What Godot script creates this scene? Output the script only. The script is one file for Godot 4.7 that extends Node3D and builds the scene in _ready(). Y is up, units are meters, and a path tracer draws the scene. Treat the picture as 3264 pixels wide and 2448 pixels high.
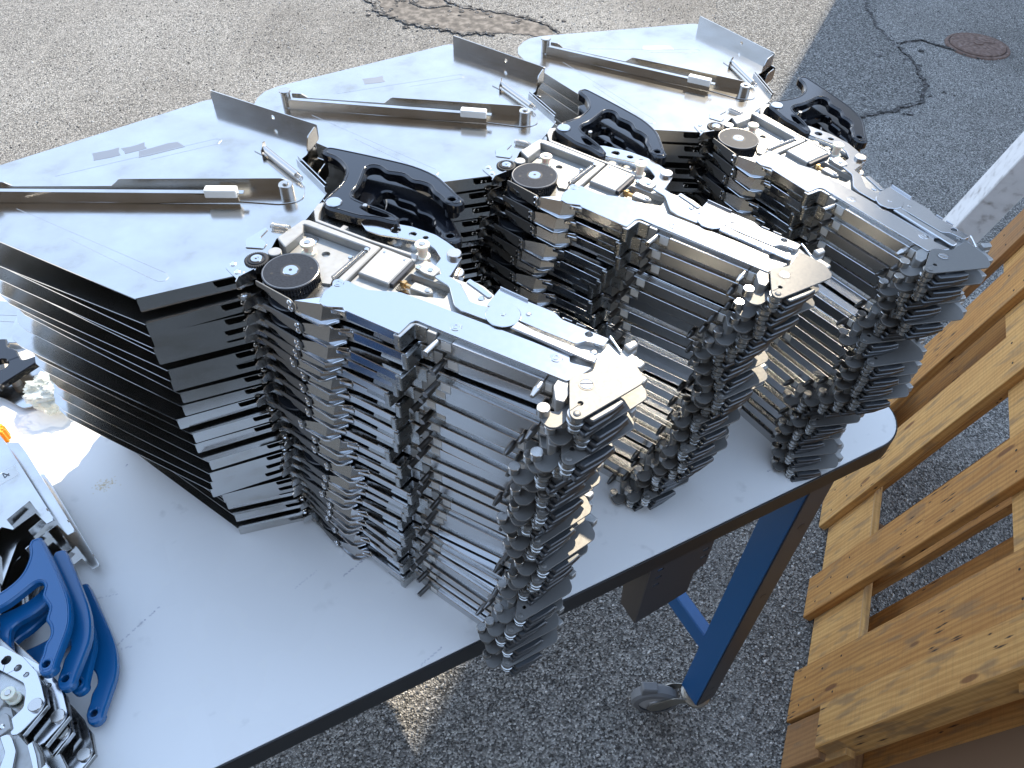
extends Node3D
# A yard table with stacks of tape feeders, pallets beside it.
const MM := 0.001
var M := {}
var rng := RandomNumberGenerator.new()
var used := {}
var uv_off := Vector2.ZERO

# ------------------------------------------------------------------ setup
func _ready():
	rng.seed = 7
	# camera
	var cam := Camera3D.new()
	cam.name = "camera"
	cam.fov = 53.181
	cam.near = 0.02
	cam.far = 300.0
	cam.transform = Transform3D(Basis(Vector3.RIGHT, deg_to_rad(-47.151)) * Basis(Vector3(0, 0, 1), deg_to_rad(1.768)), Vector3(0, 1.95, 0))
	add_child(cam)
	cam.current = true
	# sky and exposure
	var env := Environment.new()
	env.background_mode = Environment.BG_SKY
	var sm := ProceduralSkyMaterial.new()
	sm.sky_top_color = Color(0.60, 0.69, 0.82)
	sm.sky_horizon_color = Color(0.93, 0.95, 0.97)
	sm.sky_curve = 0.14
	sm.ground_horizon_color = Color(0.62, 0.62, 0.60)
	sm.ground_bottom_color = Color(0.35, 0.34, 0.33)
	sm.sun_angle_max = 4.0
	var sky := Sky.new()
	sky.sky_material = sm
	env.sky = sky
	env.tonemap_mode = Environment.TONE_MAPPER_LINEAR
	env.tonemap_exposure = 1.78
	env.background_energy_multiplier = 1.9
	env.sdfgi_enabled = true
	env.ssao_enabled = true
	env.ssil_enabled = true
	var we := WorldEnvironment.new()
	we.name = "world_environment"
	we.environment = env
	add_child(we)
	# sun: from behind the table on the right, 46 degrees high
	var sun := DirectionalLight3D.new()
	sun.name = "sun"
	sun.light_color = Color(1.0, 0.94, 0.84)
	sun.light_energy = 1.6
	sun.light_angular_distance = 0.55
	sun.shadow_enabled = true
	add_child(sun)
	var az := deg_to_rad(-115.7)
	var el := deg_to_rad(45.0)
	sun.look_at_from_position(Vector3(0, 5, 0), Vector3(0, 5, 0) + Vector3(cos(el) * cos(az), -sin(el), -cos(el) * sin(az)), Vector3.UP)

	make_materials()
	build_setting()
	build_table()
	build_pallets()
	build_feeders()
	build_small_things()

# ------------------------------------------------------------------ naming
func numbered(n: String) -> String:
	if not used.has(n):
		used[n] = 0
		return n
	used[n] += 1
	return "%s_%03d" % [n, used[n]]

func tag(o: Node, label: String, category: String, group := ""):
	o.set_meta("label", label)
	o.set_meta("category", category)
	if group != "":
		o.set_meta("group", group)

func thing(n: String, label: String, category: String, t := Transform3D.IDENTITY, group := "") -> Node3D:
	var o := Node3D.new()
	o.name = numbered(n)
	add_child(o)
	o.transform = t
	tag(o, label, category, group)
	return o

func obj(n: String, st: SurfaceTool, m: Material, parent: Node) -> MeshInstance3D:
	var o := MeshInstance3D.new()
	o.name = n
	o.mesh = st.commit()
	o.material_override = m
	parent.add_child(o, true)
	return o

func structure(n: String, st: SurfaceTool, m: Material) -> MeshInstance3D:
	var o := obj(n, st, m, self)
	o.set_meta("kind", "structure")
	return o

# ------------------------------------------------------------------ materials
func noise_tex(freq: float, size: int, ramp: Array, seed_: int, type := FastNoiseLite.TYPE_SIMPLEX_SMOOTH, octaves := 4, normal := 0.0, ret := -1) -> NoiseTexture2D:
	var n := FastNoiseLite.new()
	n.seed = seed_
	n.noise_type = type
	n.frequency = freq
	n.fractal_octaves = octaves
	if octaves <= 1:
		n.fractal_type = FastNoiseLite.FRACTAL_NONE
	if ret >= 0:
		n.cellular_return_type = ret
		n.cellular_jitter = 1.0
	var t := NoiseTexture2D.new()
	t.width = size
	t.height = size
	t.seamless = true
	t.noise = n
	if normal > 0.0:
		t.as_normal_map = true
		t.bump_strength = normal
	elif ramp.size() > 0:
		var g := Gradient.new()
		var off := PackedFloat32Array()
		var cols := PackedColorArray()
		for r in ramp:
			off.append(r[0])
			cols.append(r[1])
		g.offsets = off
		g.colors = cols
		t.color_ramp = g
	return t

func grey(v: float) -> Color:
	return Color(v, v, v)

func mat(n: String, c: Color, rough: float, metal := 0.0) -> StandardMaterial3D:
	var m := StandardMaterial3D.new()
	m.resource_name = n
	m.albedo_color = c
	m.roughness = rough
	m.metallic = metal
	m.metallic_specular = 0.5
	M[n] = m
	return m

func lin(r: float, g: float, b: float) -> Color:
	return Color(r, g, b).linear_to_srgb()

func tri_tex(m: StandardMaterial3D, sc: float):
	m.uv1_triplanar = true
	m.uv1_world_triplanar = true
	m.uv1_scale = Vector3(sc, sc, sc)

func make_materials():
	var rough_fine := noise_tex(0.035, 512, [[0.0, grey(0.86)], [0.5, grey(0.93)], [1.0, grey(1.0)]], 3)
	var rough_scr := noise_tex(0.012, 512, [[0.0, grey(0.84)], [0.45, grey(0.91)], [0.6, grey(0.94)], [1.0, grey(1.0)]], 11, FastNoiseLite.TYPE_SIMPLEX_SMOOTH, 6)
	var mottle := noise_tex(0.02, 512, [[0.0, Color(0.93, 0.92, 0.90)], [0.45, Color(0.97, 0.97, 0.96)], [1.0, Color(1, 1, 1)]], 21, FastNoiseLite.TYPE_SIMPLEX_SMOOTH, 6)
	var m: StandardMaterial3D
	m = mat("sheet", lin(0.58, 0.58, 0.57), 0.19, 1.0)
	m.roughness_texture = rough_scr
	m.albedo_texture = noise_tex(0.008, 512, [[0.0, Color(0.86, 0.84, 0.80)], [0.35, Color(0.95, 0.94, 0.93)], [1.0, Color(1, 1, 1)]], 5, FastNoiseLite.TYPE_SIMPLEX_SMOOTH, 6)
	tri_tex(m, 3.0)
	m = mat("cover", lin(0.57, 0.573, 0.58), 0.17, 1.0)
	m.roughness_texture = rough_fine
	tri_tex(m, 6.0)
	m = mat("cast", lin(0.36, 0.36, 0.355), 0.50, 0.55)
	m.roughness_texture = rough_fine
	m.albedo_texture = mottle
	tri_tex(m, 9.0)
	m = mat("machined", lin(0.44, 0.44, 0.435), 0.30, 1.0)
	m.roughness_texture = rough_fine
	m.albedo_texture = mottle
	tri_tex(m, 9.0)
	m = mat("dark_cast", lin(0.10, 0.105, 0.11), 0.36, 0.8)
	m = mat("rail", lin(0.54, 0.54, 0.54), 0.27, 1.0)
	m.roughness_texture = rough_scr
	tri_tex(m, 6.0)
	m = mat("brushed", lin(0.60, 0.61, 0.62), 0.26, 1.0)
	m.roughness_texture = rough_scr
	tri_tex(m, 10.0)
	m = mat("zinc", lin(0.19, 0.185, 0.174), 0.60, 0.65)
	m.roughness_texture = rough_fine
	tri_tex(m, 12.0)
	mat("chrome", lin(0.72, 0.72, 0.72), 0.18, 1.0)
	mat("steel", lin(0.48, 0.465, 0.44), 0.26, 1.0)
	mat("rim_and_shaded_pin_steel", lin(0.24, 0.23, 0.22), 0.28, 1.0)  # gear rims, and lower pins with their shade put into the colour
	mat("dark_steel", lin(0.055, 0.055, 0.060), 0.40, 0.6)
	mat("brass", lin(0.62, 0.40, 0.18), 0.28, 1.0)
	mat("nylon", lin(0.74, 0.71, 0.58), 0.45)
	M.nylon.subsurf_scatter_enabled = true
	M.nylon.subsurf_scatter_strength = 0.15
	m = mat("black_plastic", lin(0.006, 0.007, 0.010), 0.12)
	m.clearcoat_enabled = true
	m.clearcoat = 0.25
	m.clearcoat_roughness = 0.05
	m = mat("blue_plastic", lin(0.003, 0.092, 0.26), 0.24)
	m.clearcoat_enabled = true
	m.clearcoat = 0.3
	m.clearcoat_roughness = 0.15
	m = mat("gear", lin(0.026, 0.029, 0.036), 0.40)
	m.albedo_texture = noise_tex(0.05, 512, [[0.0, Color(0.75, 0.75, 0.75)], [0.6, Color(1, 1, 1)], [0.72, Color(1.0, 1.0, 1.0)], [1.0, Color(0.9, 0.9, 0.9)]], 8)
	tri_tex(m, 14.0)
	M.gear.metallic_specular = 0.25
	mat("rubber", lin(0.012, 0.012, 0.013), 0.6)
	mat("sticker", lin(0.72, 0.72, 0.69), 0.55)
	mat("sticker_grey", lin(0.24, 0.25, 0.27), 0.40, 0.85)
	mat("ink", lin(0.02, 0.02, 0.03), 0.6)
	# table
	m = mat("laminate", Color(1, 1, 1), 0.38)
	m.albedo_texture = laminate_texture()
	m.uv1_scale = Vector3(1.0 / 1.6, 1.0 / 1.6, 1)
	m.roughness_texture = rough_scr
	mat("edge_band", lin(0.010, 0.010, 0.011), 0.42)
	m = mat("leg_blue", lin(0.006, 0.10, 0.30), 0.30)
	m.clearcoat_enabled = true
	m.clearcoat = 0.25
	mat("leg_grey", lin(0.075, 0.072, 0.075), 0.45, 0.3)
	mat("bracket_grey", lin(0.05, 0.05, 0.055), 0.5, 0.3)
	m = mat("caster_metal", lin(0.42, 0.40, 0.36), 0.42, 0.8)
	m.albedo_texture = mottle
	tri_tex(m, 14.0)
	mat("caster_tyre", lin(0.20, 0.21, 0.22), 0.6)
	mat("caster_hub", lin(0.52, 0.53, 0.54), 0.5)
	# ground
	var cells := noise_tex(0.12, 2048, [[0.0, lin(0.055, 0.053, 0.049)], [0.25, lin(0.135, 0.131, 0.122)], [0.55, lin(0.24, 0.234, 0.216)], [0.80, lin(0.37, 0.36, 0.335)], [0.95, lin(0.50, 0.485, 0.45)], [1.0, lin(0.64, 0.62, 0.57)]], 31, FastNoiseLite.TYPE_CELLULAR, 1, 0.0, FastNoiseLite.RETURN_CELL_VALUE)
	var cell_n := noise_tex(0.12, 2048, [], 31, FastNoiseLite.TYPE_CELLULAR, 1, 9.0, FastNoiseLite.RETURN_DISTANCE)
	m = mat("asphalt", Color(1, 1, 1), 0.85)
	m.albedo_texture = cells
	m.normal_enabled = true
	m.normal_texture = cell_n
	m.normal_scale = 1.2
	m.detail_enabled = true
	m.detail_blend_mode = BaseMaterial3D.BLEND_MODE_MUL
	m.detail_albedo = noise_tex(0.006, 512, [[0.0, Color(0.80, 0.79, 0.78)], [0.5, Color(0.93, 0.925, 0.92)], [1.0, Color(1, 1, 1)]], 14, FastNoiseLite.TYPE_SIMPLEX_SMOOTH, 6)
	m.detail_uv_layer = BaseMaterial3D.DETAIL_UV_2
	m.uv1_scale = Vector3(1.0 / 1.1, 1.0 / 1.1, 1)
	m = mat("old_patch", Color(1, 1, 1), 0.9)
	m.albedo_texture = noise_tex(0.05, 1024, [[0.0, lin(0.025, 0.024, 0.022)], [0.3, lin(0.05, 0.048, 0.046)], [0.6, lin(0.085, 0.082, 0.078)], [0.85, lin(0.15, 0.145, 0.14)], [1.0, lin(0.26, 0.25, 0.24)]], 44, FastNoiseLite.TYPE_CELLULAR, 1, 0.0, FastNoiseLite.RETURN_CELL_VALUE)
	m.normal_enabled = true
	m.normal_texture = noise_tex(0.05, 1024, [], 44, FastNoiseLite.TYPE_CELLULAR, 1, 14.0, FastNoiseLite.RETURN_DISTANCE)
	m.normal_scale = 1.6
	m.uv1_scale = Vector3(1.3, 1.3, 1)
	m = mat("patch", Color(0.90, 0.90, 0.90), 0.9)
	m.albedo_texture = cells
	m.normal_enabled = true
	m.normal_texture = cell_n
	m.normal_scale = 1.6
	m.uv1_scale = Vector3(0.62, 0.62, 1)
	m = mat("grit", Color(1, 1, 1), 0.8)
	m.vertex_color_use_as_albedo = true
	m = mat("dirt", Color(1, 1, 1), 0.95)
	m.albedo_texture = noise_tex(0.02, 512, [[0.0, lin(0.05, 0.045, 0.040)], [0.45, lin(0.10, 0.089, 0.077)], [0.6, lin(0.135, 0.12, 0.104)], [1.0, lin(0.22, 0.20, 0.178)]], 51, FastNoiseLite.TYPE_SIMPLEX_SMOOTH, 6)
	m.uv1_scale = Vector3(1.5, 1.5, 1)
	m = mat("rust", Color(1, 1, 1), 0.85, 0.2)
	m.albedo_texture = noise_tex(0.03, 256, [[0.0, lin(0.08, 0.055, 0.042)], [0.5, lin(0.155, 0.10, 0.078)], [1.0, lin(0.25, 0.20, 0.175)]], 61, FastNoiseLite.TYPE_SIMPLEX_SMOOTH, 5)
	tri_tex(m, 4.0)
	# wood
	var wcol := [[lin(0.33, 0.145, 0.036), lin(0.56, 0.295, 0.085), 1], [lin(0.44, 0.22, 0.062), lin(0.67, 0.40, 0.14), 2], [lin(0.24, 0.115, 0.042), lin(0.39, 0.205, 0.075), 3]]
	for k in 3:
		m = mat("wood%d" % k, Color(1, 1, 1), 0.72)
		m.albedo_texture = wood_texture(wcol[k][0], wcol[k][1], wcol[k][2])
		m.uv1_scale = Vector3(1.0 / 1.25, 1.0 / 0.16, 1)
	m = mat("plywood", lin(0.15, 0.088, 0.048), 0.8)
	m = mat("white_paint", lin(0.74, 0.74, 0.73), 0.6)
	m.albedo_texture = noise_tex(0.02, 512, [[0.0, Color(0.55, 0.52, 0.48)], [0.18, Color(0.78, 0.77, 0.76)], [0.4, Color(0.95, 0.95, 0.95)], [1.0, Color(1, 1, 1)]], 71, FastNoiseLite.TYPE_SIMPLEX_SMOOTH, 6)
	tri_tex(m, 2.0)
	mat("nail", lin(0.035, 0.025, 0.020), 0.8)
	mat("wall_paint", lin(0.70, 0.70, 0.69), 0.9)
	m = mat("brick_wall", lin(0.095, 0.083, 0.068), 0.9)
	m.albedo_texture = noise_tex(0.03, 256, [[0.0, Color(0.75, 0.72, 0.7)], [1.0, Color(1, 1, 1)]], 81)
	tri_tex(m, 0.7)
	mat("dark_wood", lin(0.06, 0.04, 0.03), 0.8)
	mat("glass", lin(0.05, 0.06, 0.07), 0.08)
	mat("orange", lin(0.90, 0.33, 0.01), 0.5)
	m = mat("film", lin(0.72, 0.76, 0.70), 0.25)
	m.transparency = BaseMaterial3D.TRANSPARENCY_ALPHA
	m.albedo_color.a = 0.5

func laminate_texture() -> ImageTexture:
	var s := 1024
	var n1 := FastNoiseLite.new()
	n1.seed = 91
	n1.frequency = 0.006
	n1.fractal_octaves = 5
	var n2 := FastNoiseLite.new()
	n2.seed = 92
	n2.frequency = 0.03
	n2.fractal_octaves = 4
	var img := Image.create(s, s, false, Image.FORMAT_RGB8)
	for y in s:
		for x in s:
			var d: float = clampf((n2.get_noise_2d(x, y * 1.0) - 0.42) * 3.0, 0, 1) * clampf(n1.get_noise_2d(x, y) * 4.0, 0, 1)
			var b: float = 0.86 - 0.09 * d + 0.012 * n1.get_noise_2d(x + 300, y)
			img.set_pixel(x, y, Color(b + 0.008, b + 0.004, b - 0.008))
	var r := RandomNumberGenerator.new()
	r.seed = 17
	# scuffs: short grey strokes, rust coloured rings and specks
	for k in 130:
		var cx := r.randi_range(0, s - 1)
		var cy := r.randi_range(0, s - 1)
		var a := r.randf_range(-0.6, 0.6)
		var ln := r.randi_range(3, 60)
		var dk := r.randf_range(0.05, 0.22)
		for i in ln:
			var px := int(cx + cos(a) * i + r.randf_range(-0.4, 0.4))
			var py := int(cy + sin(a) * i)
			if px < 0 or py < 0 or px >= s or py >= s or r.randf() < 0.3:
				continue
			var c := img.get_pixel(px, py)
			img.set_pixel(px, py, Color(c.r - dk, c.g - dk, c.b - dk * 0.8))
	for k in 20:
		var cx := r.randi_range(20, s - 20)
		var cy := r.randi_range(20, s - 20)
		for i in 90:
			var px := clampi(int(cx + r.randfn(0, 5.0)), 0, s - 1)
			var py := clampi(int(cy + r.randfn(0, 3.5)), 0, s - 1)
			var c := img.get_pixel(px, py)
			img.set_pixel(px, py, Color(c.r - 0.05, c.g - 0.09, c.b - 0.16))
	return ImageTexture.create_from_image(img)

func wood_texture(dark: Color, light: Color, sd: int) -> ImageTexture:
	var w := 768
	var h := 192
	var img := Image.create(w, h, false, Image.FORMAT_RGB8)
	var n1 := FastNoiseLite.new()
	n1.seed = sd * 13
	n1.frequency = 0.01
	n1.fractal_octaves = 4
	var n2 := FastNoiseLite.new()
	n2.seed = sd * 29
	n2.frequency = 0.05
	n2.fractal_octaves = 3
	var r := RandomNumberGenerator.new()
	r.seed = sd * 7 + 1
	var knots := []
	for k in 2:
		knots.append([r.randf_range(40, w - 40), r.randf_range(20, h - 20), r.randf_range(5, 11)])
	for y in h:
		for x in w:
			var v: float = y + 10.0 * n1.get_noise_2d(x * 0.35, y * 1.2)
			var dkn := 0.0
			for kn in knots:
				var dx: float = (x - kn[0]) * 0.55
				var dy: float = y - kn[1]
				var rr := sqrt(dx * dx + dy * dy)
				v += signf(dy) * 16.0 * exp(-rr / (kn[2] * 2.2))
				dkn = maxf(dkn, clampf((kn[2] - rr) / 3.0, 0, 1))
			var ring: float = 0.5 + 0.5 * sin(v * 0.42 + 3.0 * n1.get_noise_2d(x * 0.1 + 500, 9.0))
			var fine: float = n2.get_noise_2d(x * 0.12, y * 5.0)
			var t: float = clampf(0.28 + 0.45 * ring + 0.35 * fine + 0.35 * n1.get_noise_2d(x * 0.5, y + 700), 0, 1)
			var c := dark.lerp(light, t)
			c = c.lerp(Color(0.34, 0.19, 0.10), dkn * 0.6)
			# greyed, weathered patches and rough saw lines across the grain
			var wz: float = clampf((n1.get_noise_2d(x * 0.9 + 90, y * 2.0 + 300) - 0.12) * 3.0, 0, 1)
			c = c.lerp(Color(0.46, 0.38, 0.30), wz * 0.45)
			var saw: float = n2.get_noise_2d(x * 6.0, y * 0.15 + 40)
			c = c.darkened(clampf(saw * 0.10, 0, 0.05))
			img.set_pixel(x, y, c)
	# nail stains near the ends and the middle
	for k in 26:
		var zone: int = [30, 384, 735][r.randi() % 3]
		var cx := zone + r.randi_range(-26, 26)
		var cy := r.randi_range(12, h - 12)
		var ln := r.randi_range(3, 13)
		for i in range(-ln, ln):
			for j in range(-2, 3):
				var px := clampi(cx + i, 0, w - 1)
				var py := clampi(cy + j, 0, h - 1)
				var f: float = clampf(1.2 - absf(i) / float(ln) - absf(j) * 0.33, 0, 0.85)
				img.set_pixel(px, py, img.get_pixel(px, py).lerp(Color(0.13, 0.09, 0.08), f))
	return ImageTexture.create_from_image(img)

# ------------------------------------------------------------------ mesh helpers (millimetres: x along, y across, h up)
func begin() -> SurfaceTool:
	var st := SurfaceTool.new()
	st.begin(Mesh.PRIMITIVE_TRIANGLES)
	return st

func vtx(st: SurfaceTool, p: Vector3, n: Vector3, uv: Vector2):
	st.set_normal(n)
	st.set_uv(uv + uv_off)
	st.set_uv2(uv * 0.23)
	st.add_vertex(p)

func face(st: SurfaceTool, a: Vector3, b: Vector3, c: Vector3, na: Vector3, nb: Vector3, nc: Vector3, ua := Vector2.ZERO, ub := Vector2.ZERO, uc := Vector2.ZERO):
	if (b - a).cross(c - a).dot(na + nb + nc) > 0.0:
		vtx(st, a, na, ua)
		vtx(st, c, nc, uc)
		vtx(st, b, nb, ub)
	else:
		vtx(st, a, na, ua)
		vtx(st, b, nb, ub)
		vtx(st, c, nc, uc)

func quad(st: SurfaceTool, a: Vector3, b: Vector3, c: Vector3, d: Vector3, na: Vector3, nb: Vector3, nc: Vector3, nd: Vector3, ua := Vector2.ZERO, ub := Vector2.ZERO, uc := Vector2.ZERO, ud := Vector2.ZERO):
	face(st, a, b, c, na, nb, nc, ua, ub, uc)
	face(st, a, c, d, na, nc, nd, ua, uc, ud)

func pv(l: Array) -> PackedVector2Array:
	var r := PackedVector2Array()
	for i in range(0, l.size(), 2):
		r.append(Vector2(l[i], l[i + 1]))
	return r

func circle(cx: float, cy: float, r: float, n := 24) -> PackedVector2Array:
	var o := PackedVector2Array()
	for i in n:
		o.append(Vector2(cx + r * cos(TAU * i / n), cy + r * sin(TAU * i / n)))
	return o

func area(p: PackedVector2Array) -> float:
	var s := 0.0
	for i in p.size():
		s += p[i].cross(p[(i + 1) % p.size()])
	return s * 0.5

# rounds the corners of a polygon by r (each corner replaced by k+1 points)
func rounded(p: PackedVector2Array, r: float, k := 3) -> PackedVector2Array:
	var o := PackedVector2Array()
	var n := p.size()
	for i in n:
		var a := p[(i - 1 + n) % n]
		var b := p[i]
		var c := p[(i + 1) % n]
		var d: float = minf(r, minf(a.distance_to(b), b.distance_to(c)) * 0.45)
		var s := b + (a - b).normalized() * d
		var e := b + (c - b).normalized() * d
		for j in k + 1:
			var t := float(j) / k
			o.append(s.lerp(b, t).lerp(b.lerp(e, t), t))
	return o

# smooth closed curve through the points
func smooth_poly(p: PackedVector2Array, k := 3) -> PackedVector2Array:
	var o := PackedVector2Array()
	var n := p.size()
	for i in n:
		for j in k:
			o.append(p[i].cubic_interpolate(p[(i + 1) % n], p[(i - 1 + n) % n], p[(i + 2) % n], float(j) / k))
	return o

# cuts a hole by a hair-wide slit from the nearest outline vertex
func with_hole(p: PackedVector2Array, hole: PackedVector2Array) -> PackedVector2Array:
	if area(p) < 0:
		p.reverse()
	if area(hole) > 0:
		hole.reverse()
	var bi := 0
	var bj := 0
	var bd := 1e9
	for i in p.size():
		for j in hole.size():
			var d := p[i].distance_squared_to(hole[j])
			if d < bd:
				bd = d
				bi = i
				bj = j
	var dirv := (hole[bj] - p[bi]).normalized()
	var e := Vector2(-dirv.y, dirv.x) * 0.012
	var o := PackedVector2Array()
	for i in bi:
		o.append(p[i])
	o.append(p[bi] + e)
	o.append(hole[bj] + e)
	for j in range(1, hole.size()):
		o.append(hole[(bj + j) % hole.size()])
	o.append(hole[bj] - e)
	o.append(p[bi] - e)
	for i in range(bi + 1, p.size()):
		o.append(p[i])
	return o

func inset(p: PackedVector2Array, d: float) -> PackedVector2Array:
	var o := PackedVector2Array()
	var n := p.size()
	for i in n:
		var e0 := (p[i] - p[(i - 1 + n) % n]).normalized()
		var e1 := (p[(i + 1) % n] - p[i]).normalized()
		var n0 := Vector2(e0.y, -e0.x)
		var n1 := Vector2(e1.y, -e1.x)
		var b := n0 + n1
		if b.length() < 0.2:
			b = n0
		b = b.normalized()
		o.append(p[i] - b * d / maxf(0.45, b.dot(n0)))
	return o

# extrudes polygon p from height z0 to z1; T maps (a, extrude, b) before scaling to metres
func prism(st: SurfaceTool, poly: PackedVector2Array, z0: float, z1: float, bev := 0.0, T := Transform3D.IDENTITY, both := false):
	var p := poly.duplicate()
	if area(p) < 0:
		p.reverse()
	if z0 > z1:
		var zz := z0
		z0 = z1
		z1 = zz
	var n := p.size()
	var idx := Geometry2D.triangulate_polygon(p)
	var B := T.basis
	var up := (B * Vector3.UP).normalized()
	var top := inset(p, bev) if bev > 0.0 else p
	var bot := inset(p, bev) if (bev > 0.0 and both) else p
	var P := func(v: Vector2, z: float) -> Vector3: return (T * Vector3(v.x, z, v.y)) * MM
	for i in range(0, idx.size(), 3):
		var a := idx[i]
		var b := idx[i + 1]
		var c := idx[i + 2]
		face(st, P.call(top[a], z1), P.call(top[b], z1), P.call(top[c], z1), up, up, up, top[a] * MM, top[b] * MM, top[c] * MM)
		face(st, P.call(bot[a], z0), P.call(bot[b], z0), P.call(bot[c], z0), -up, -up, -up, bot[a] * MM, bot[b] * MM, bot[c] * MM)
	# side normals, smoothed over small turns
	var en := []
	for i in n:
		var d := (p[(i + 1) % n] - p[i]).normalized()
		en.append(Vector2(d.y, -d.x))
	var run := 0.0
	for i in n:
		var j := (i + 1) % n
		var n0: Vector2 = en[i]
		var n1: Vector2 = en[i]
		var pr: Vector2 = en[(i - 1 + n) % n]
		var nx: Vector2 = en[j]
		if pr.dot(n0) > 0.80:
			n0 = (pr + n0).normalized()
		if nx.dot(n1) > 0.80:
			n1 = (nx + n1).normalized()
		var N0 := (B * Vector3(n0.x, 0, n0.y)).normalized()
		var N1 := (B * Vector3(n1.x, 0, n1.y)).normalized()
		var zt := z1 - bev
		var zb := z0 + (bev if both else 0.0)
		var l := p[i].distance_to(p[j]) * MM
		quad(st, P.call(p[i], zb), P.call(p[j], zb), P.call(p[j], zt), P.call(p[i], zt), N0, N1, N1, N0, Vector2(run, 0), Vector2(run + l, 0), Vector2(run + l, (zt - zb) * MM), Vector2(run, (zt - zb) * MM))
		if bev > 0.0:
			var U0 := (N0 + up).normalized()
			var U1 := (N1 + up).normalized()
			quad(st, P.call(p[i], zt), P.call(p[j], zt), P.call(top[j], z1), P.call(top[i], z1), U0, U1, U1, U0)
			if both:
				var D0 := (N0 - up).normalized()
				var D1 := (N1 - up).normalized()
				quad(st, P.call(p[i], zb), P.call(p[j], zb), P.call(bot[j], z0), P.call(bot[i], z0), D0, D1, D1, D0)
		run += l

func box(st: SurfaceTool, x0: float, x1: float, y0: float, y1: float, z0: float, z1: float, bev := 0.0, T := Transform3D.IDENTITY):
	prism(st, pv([x0, y0, x1, y0, x1, y1, x0, y1]), z0, z1, bev, T, bev > 0.0)

func disc(st: SurfaceTool, cx: float, cy: float, z0: float, z1: float, r: float, n := 24, bev := 0.0):
	prism(st, circle(cx, cy, r, n), z0, z1, bev)

# vertical sheet standing on the plan line a->b; shape is a polygon (distance along, height)
func wall_t(a: Vector2, b: Vector2) -> Transform3D:
	var d := (b - a).normalized()
	return Transform3D(Basis(Vector3(d.x, 0, d.y), Vector3(-d.y, 0, d.x), Vector3(0, 1, 0)), Vector3(a.x, 0, a.y))

func wall(st: SurfaceTool, a: Vector2, b: Vector2, shape: PackedVector2Array, thick: float, bev := 0.0):
	prism(st, shape, 0, thick, bev, wall_t(a, b), bev > 0.0)

# turned profile [[r, z], ...] about the vertical axis at (cx, cy)
func lathe(st: SurfaceTool, cx: float, cy: float, prof: Array, n := 24, T := Transform3D.IDENTITY):
	for k in range(prof.size() - 1):
		var r0: float = prof[k][0]
		var z0: float = prof[k][1]
		var r1: float = prof[k + 1][0]
		var z1: float = prof[k + 1][1]
		var nr := z1 - z0
		var nz := -(r1 - r0)
		for i in n:
			var a0 := TAU * i / n
			var a1 := TAU * (i + 1) / n
			var c0 := Vector2(cos(a0), sin(a0))
			var c1 := Vector2(cos(a1), sin(a1))
			var sg := 1.0
			var N0 := (T.basis * Vector3(c0.x * nr, nz, c0.y * nr) * sg).normalized()
			var N1 := (T.basis * Vector3(c1.x * nr, nz, c1.y * nr) * sg).normalized()
			var A := (T * Vector3(cx + c0.x * r0, z0, cy + c0.y * r0)) * MM
			var B := (T * Vector3(cx + c1.x * r0, z0, cy + c1.y * r0)) * MM
			var C := (T * Vector3(cx + c1.x * r1, z1, cy + c1.y * r1)) * MM
			var D := (T * Vector3(cx + c0.x * r1, z1, cy + c0.y * r1)) * MM
			if r0 > 0.001:
				face(st, A, B, C, N0, N1, N1)
			if r1 > 0.001:
				face(st, A, C, D, N0, N1, N0)

# transform whose up axis runs from a to b (points given as x, y, h)
func axis_t(a: Vector3, b: Vector3) -> Transform3D:
	var A := Vector3(a.x, a.z, a.y)
	var B := Vector3(b.x, b.z, b.y)
	var u := (B - A).normalized()
	var s := u.cross(Vector3(0, 1, 0) if absf(u.y) < 0.9 else Vector3(1, 0, 0)).normalized()
	return Transform3D(Basis(s, u, s.cross(u)), A)

func rod(st: SurfaceTool, a: Vector3, b: Vector3, r0: float, r1 := -1.0, n := 14, ch := 0.3):
	if r1 < 0:
		r1 = r0
	var l := a.distance_to(b)
	lathe(st, 0, 0, [[0, 0], [r0 - ch, 0], [r0, ch], [r1, l - ch], [r1 - ch, l], [0, l]], n, axis_t(a, b))

func coil(st: SurfaceTool, a: Vector3, b: Vector3, R: float, r: float, turns: float):
	var T := axis_t(a, b)
	var l := a.distance_to(b)
	var n := int(turns * 10)
	var prev := []
	for i in n + 1:
		var t := float(i) / n
		var an := t * turns * TAU
		var rad := Vector3(cos(an), 0, sin(an))
		var c := rad * R + Vector3(0, l * t, 0)
		var ring := []
		for j in 5:
			var q := TAU * j / 5
			var dn := rad * cos(q) + Vector3.UP * sin(q)
			ring.append([(T * (c + dn * r)) * MM, (T.basis * dn).normalized()])
		if i > 0:
			for j in 5:
				var j2 := (j + 1) % 5
				quad(st, prev[j][0], prev[j2][0], ring[j2][0], ring[j][0], prev[j][1], prev[j2][1], ring[j2][1], ring[j][1])
		prev = ring

func gear_poly(cx: float, cy: float, r: float, teeth: int, depth: float) -> PackedVector2Array:
	var o := PackedVector2Array()
	for i in teeth:
		for k in 4:
			var a: float = TAU * (i + [0.0, 0.3, 0.5, 0.8][k]) / teeth
			var rr: float = r - (depth if k >= 2 else 0.0)
			o.append(Vector2(cx + rr * cos(a), cy + rr * sin(a)))
	return o

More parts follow.
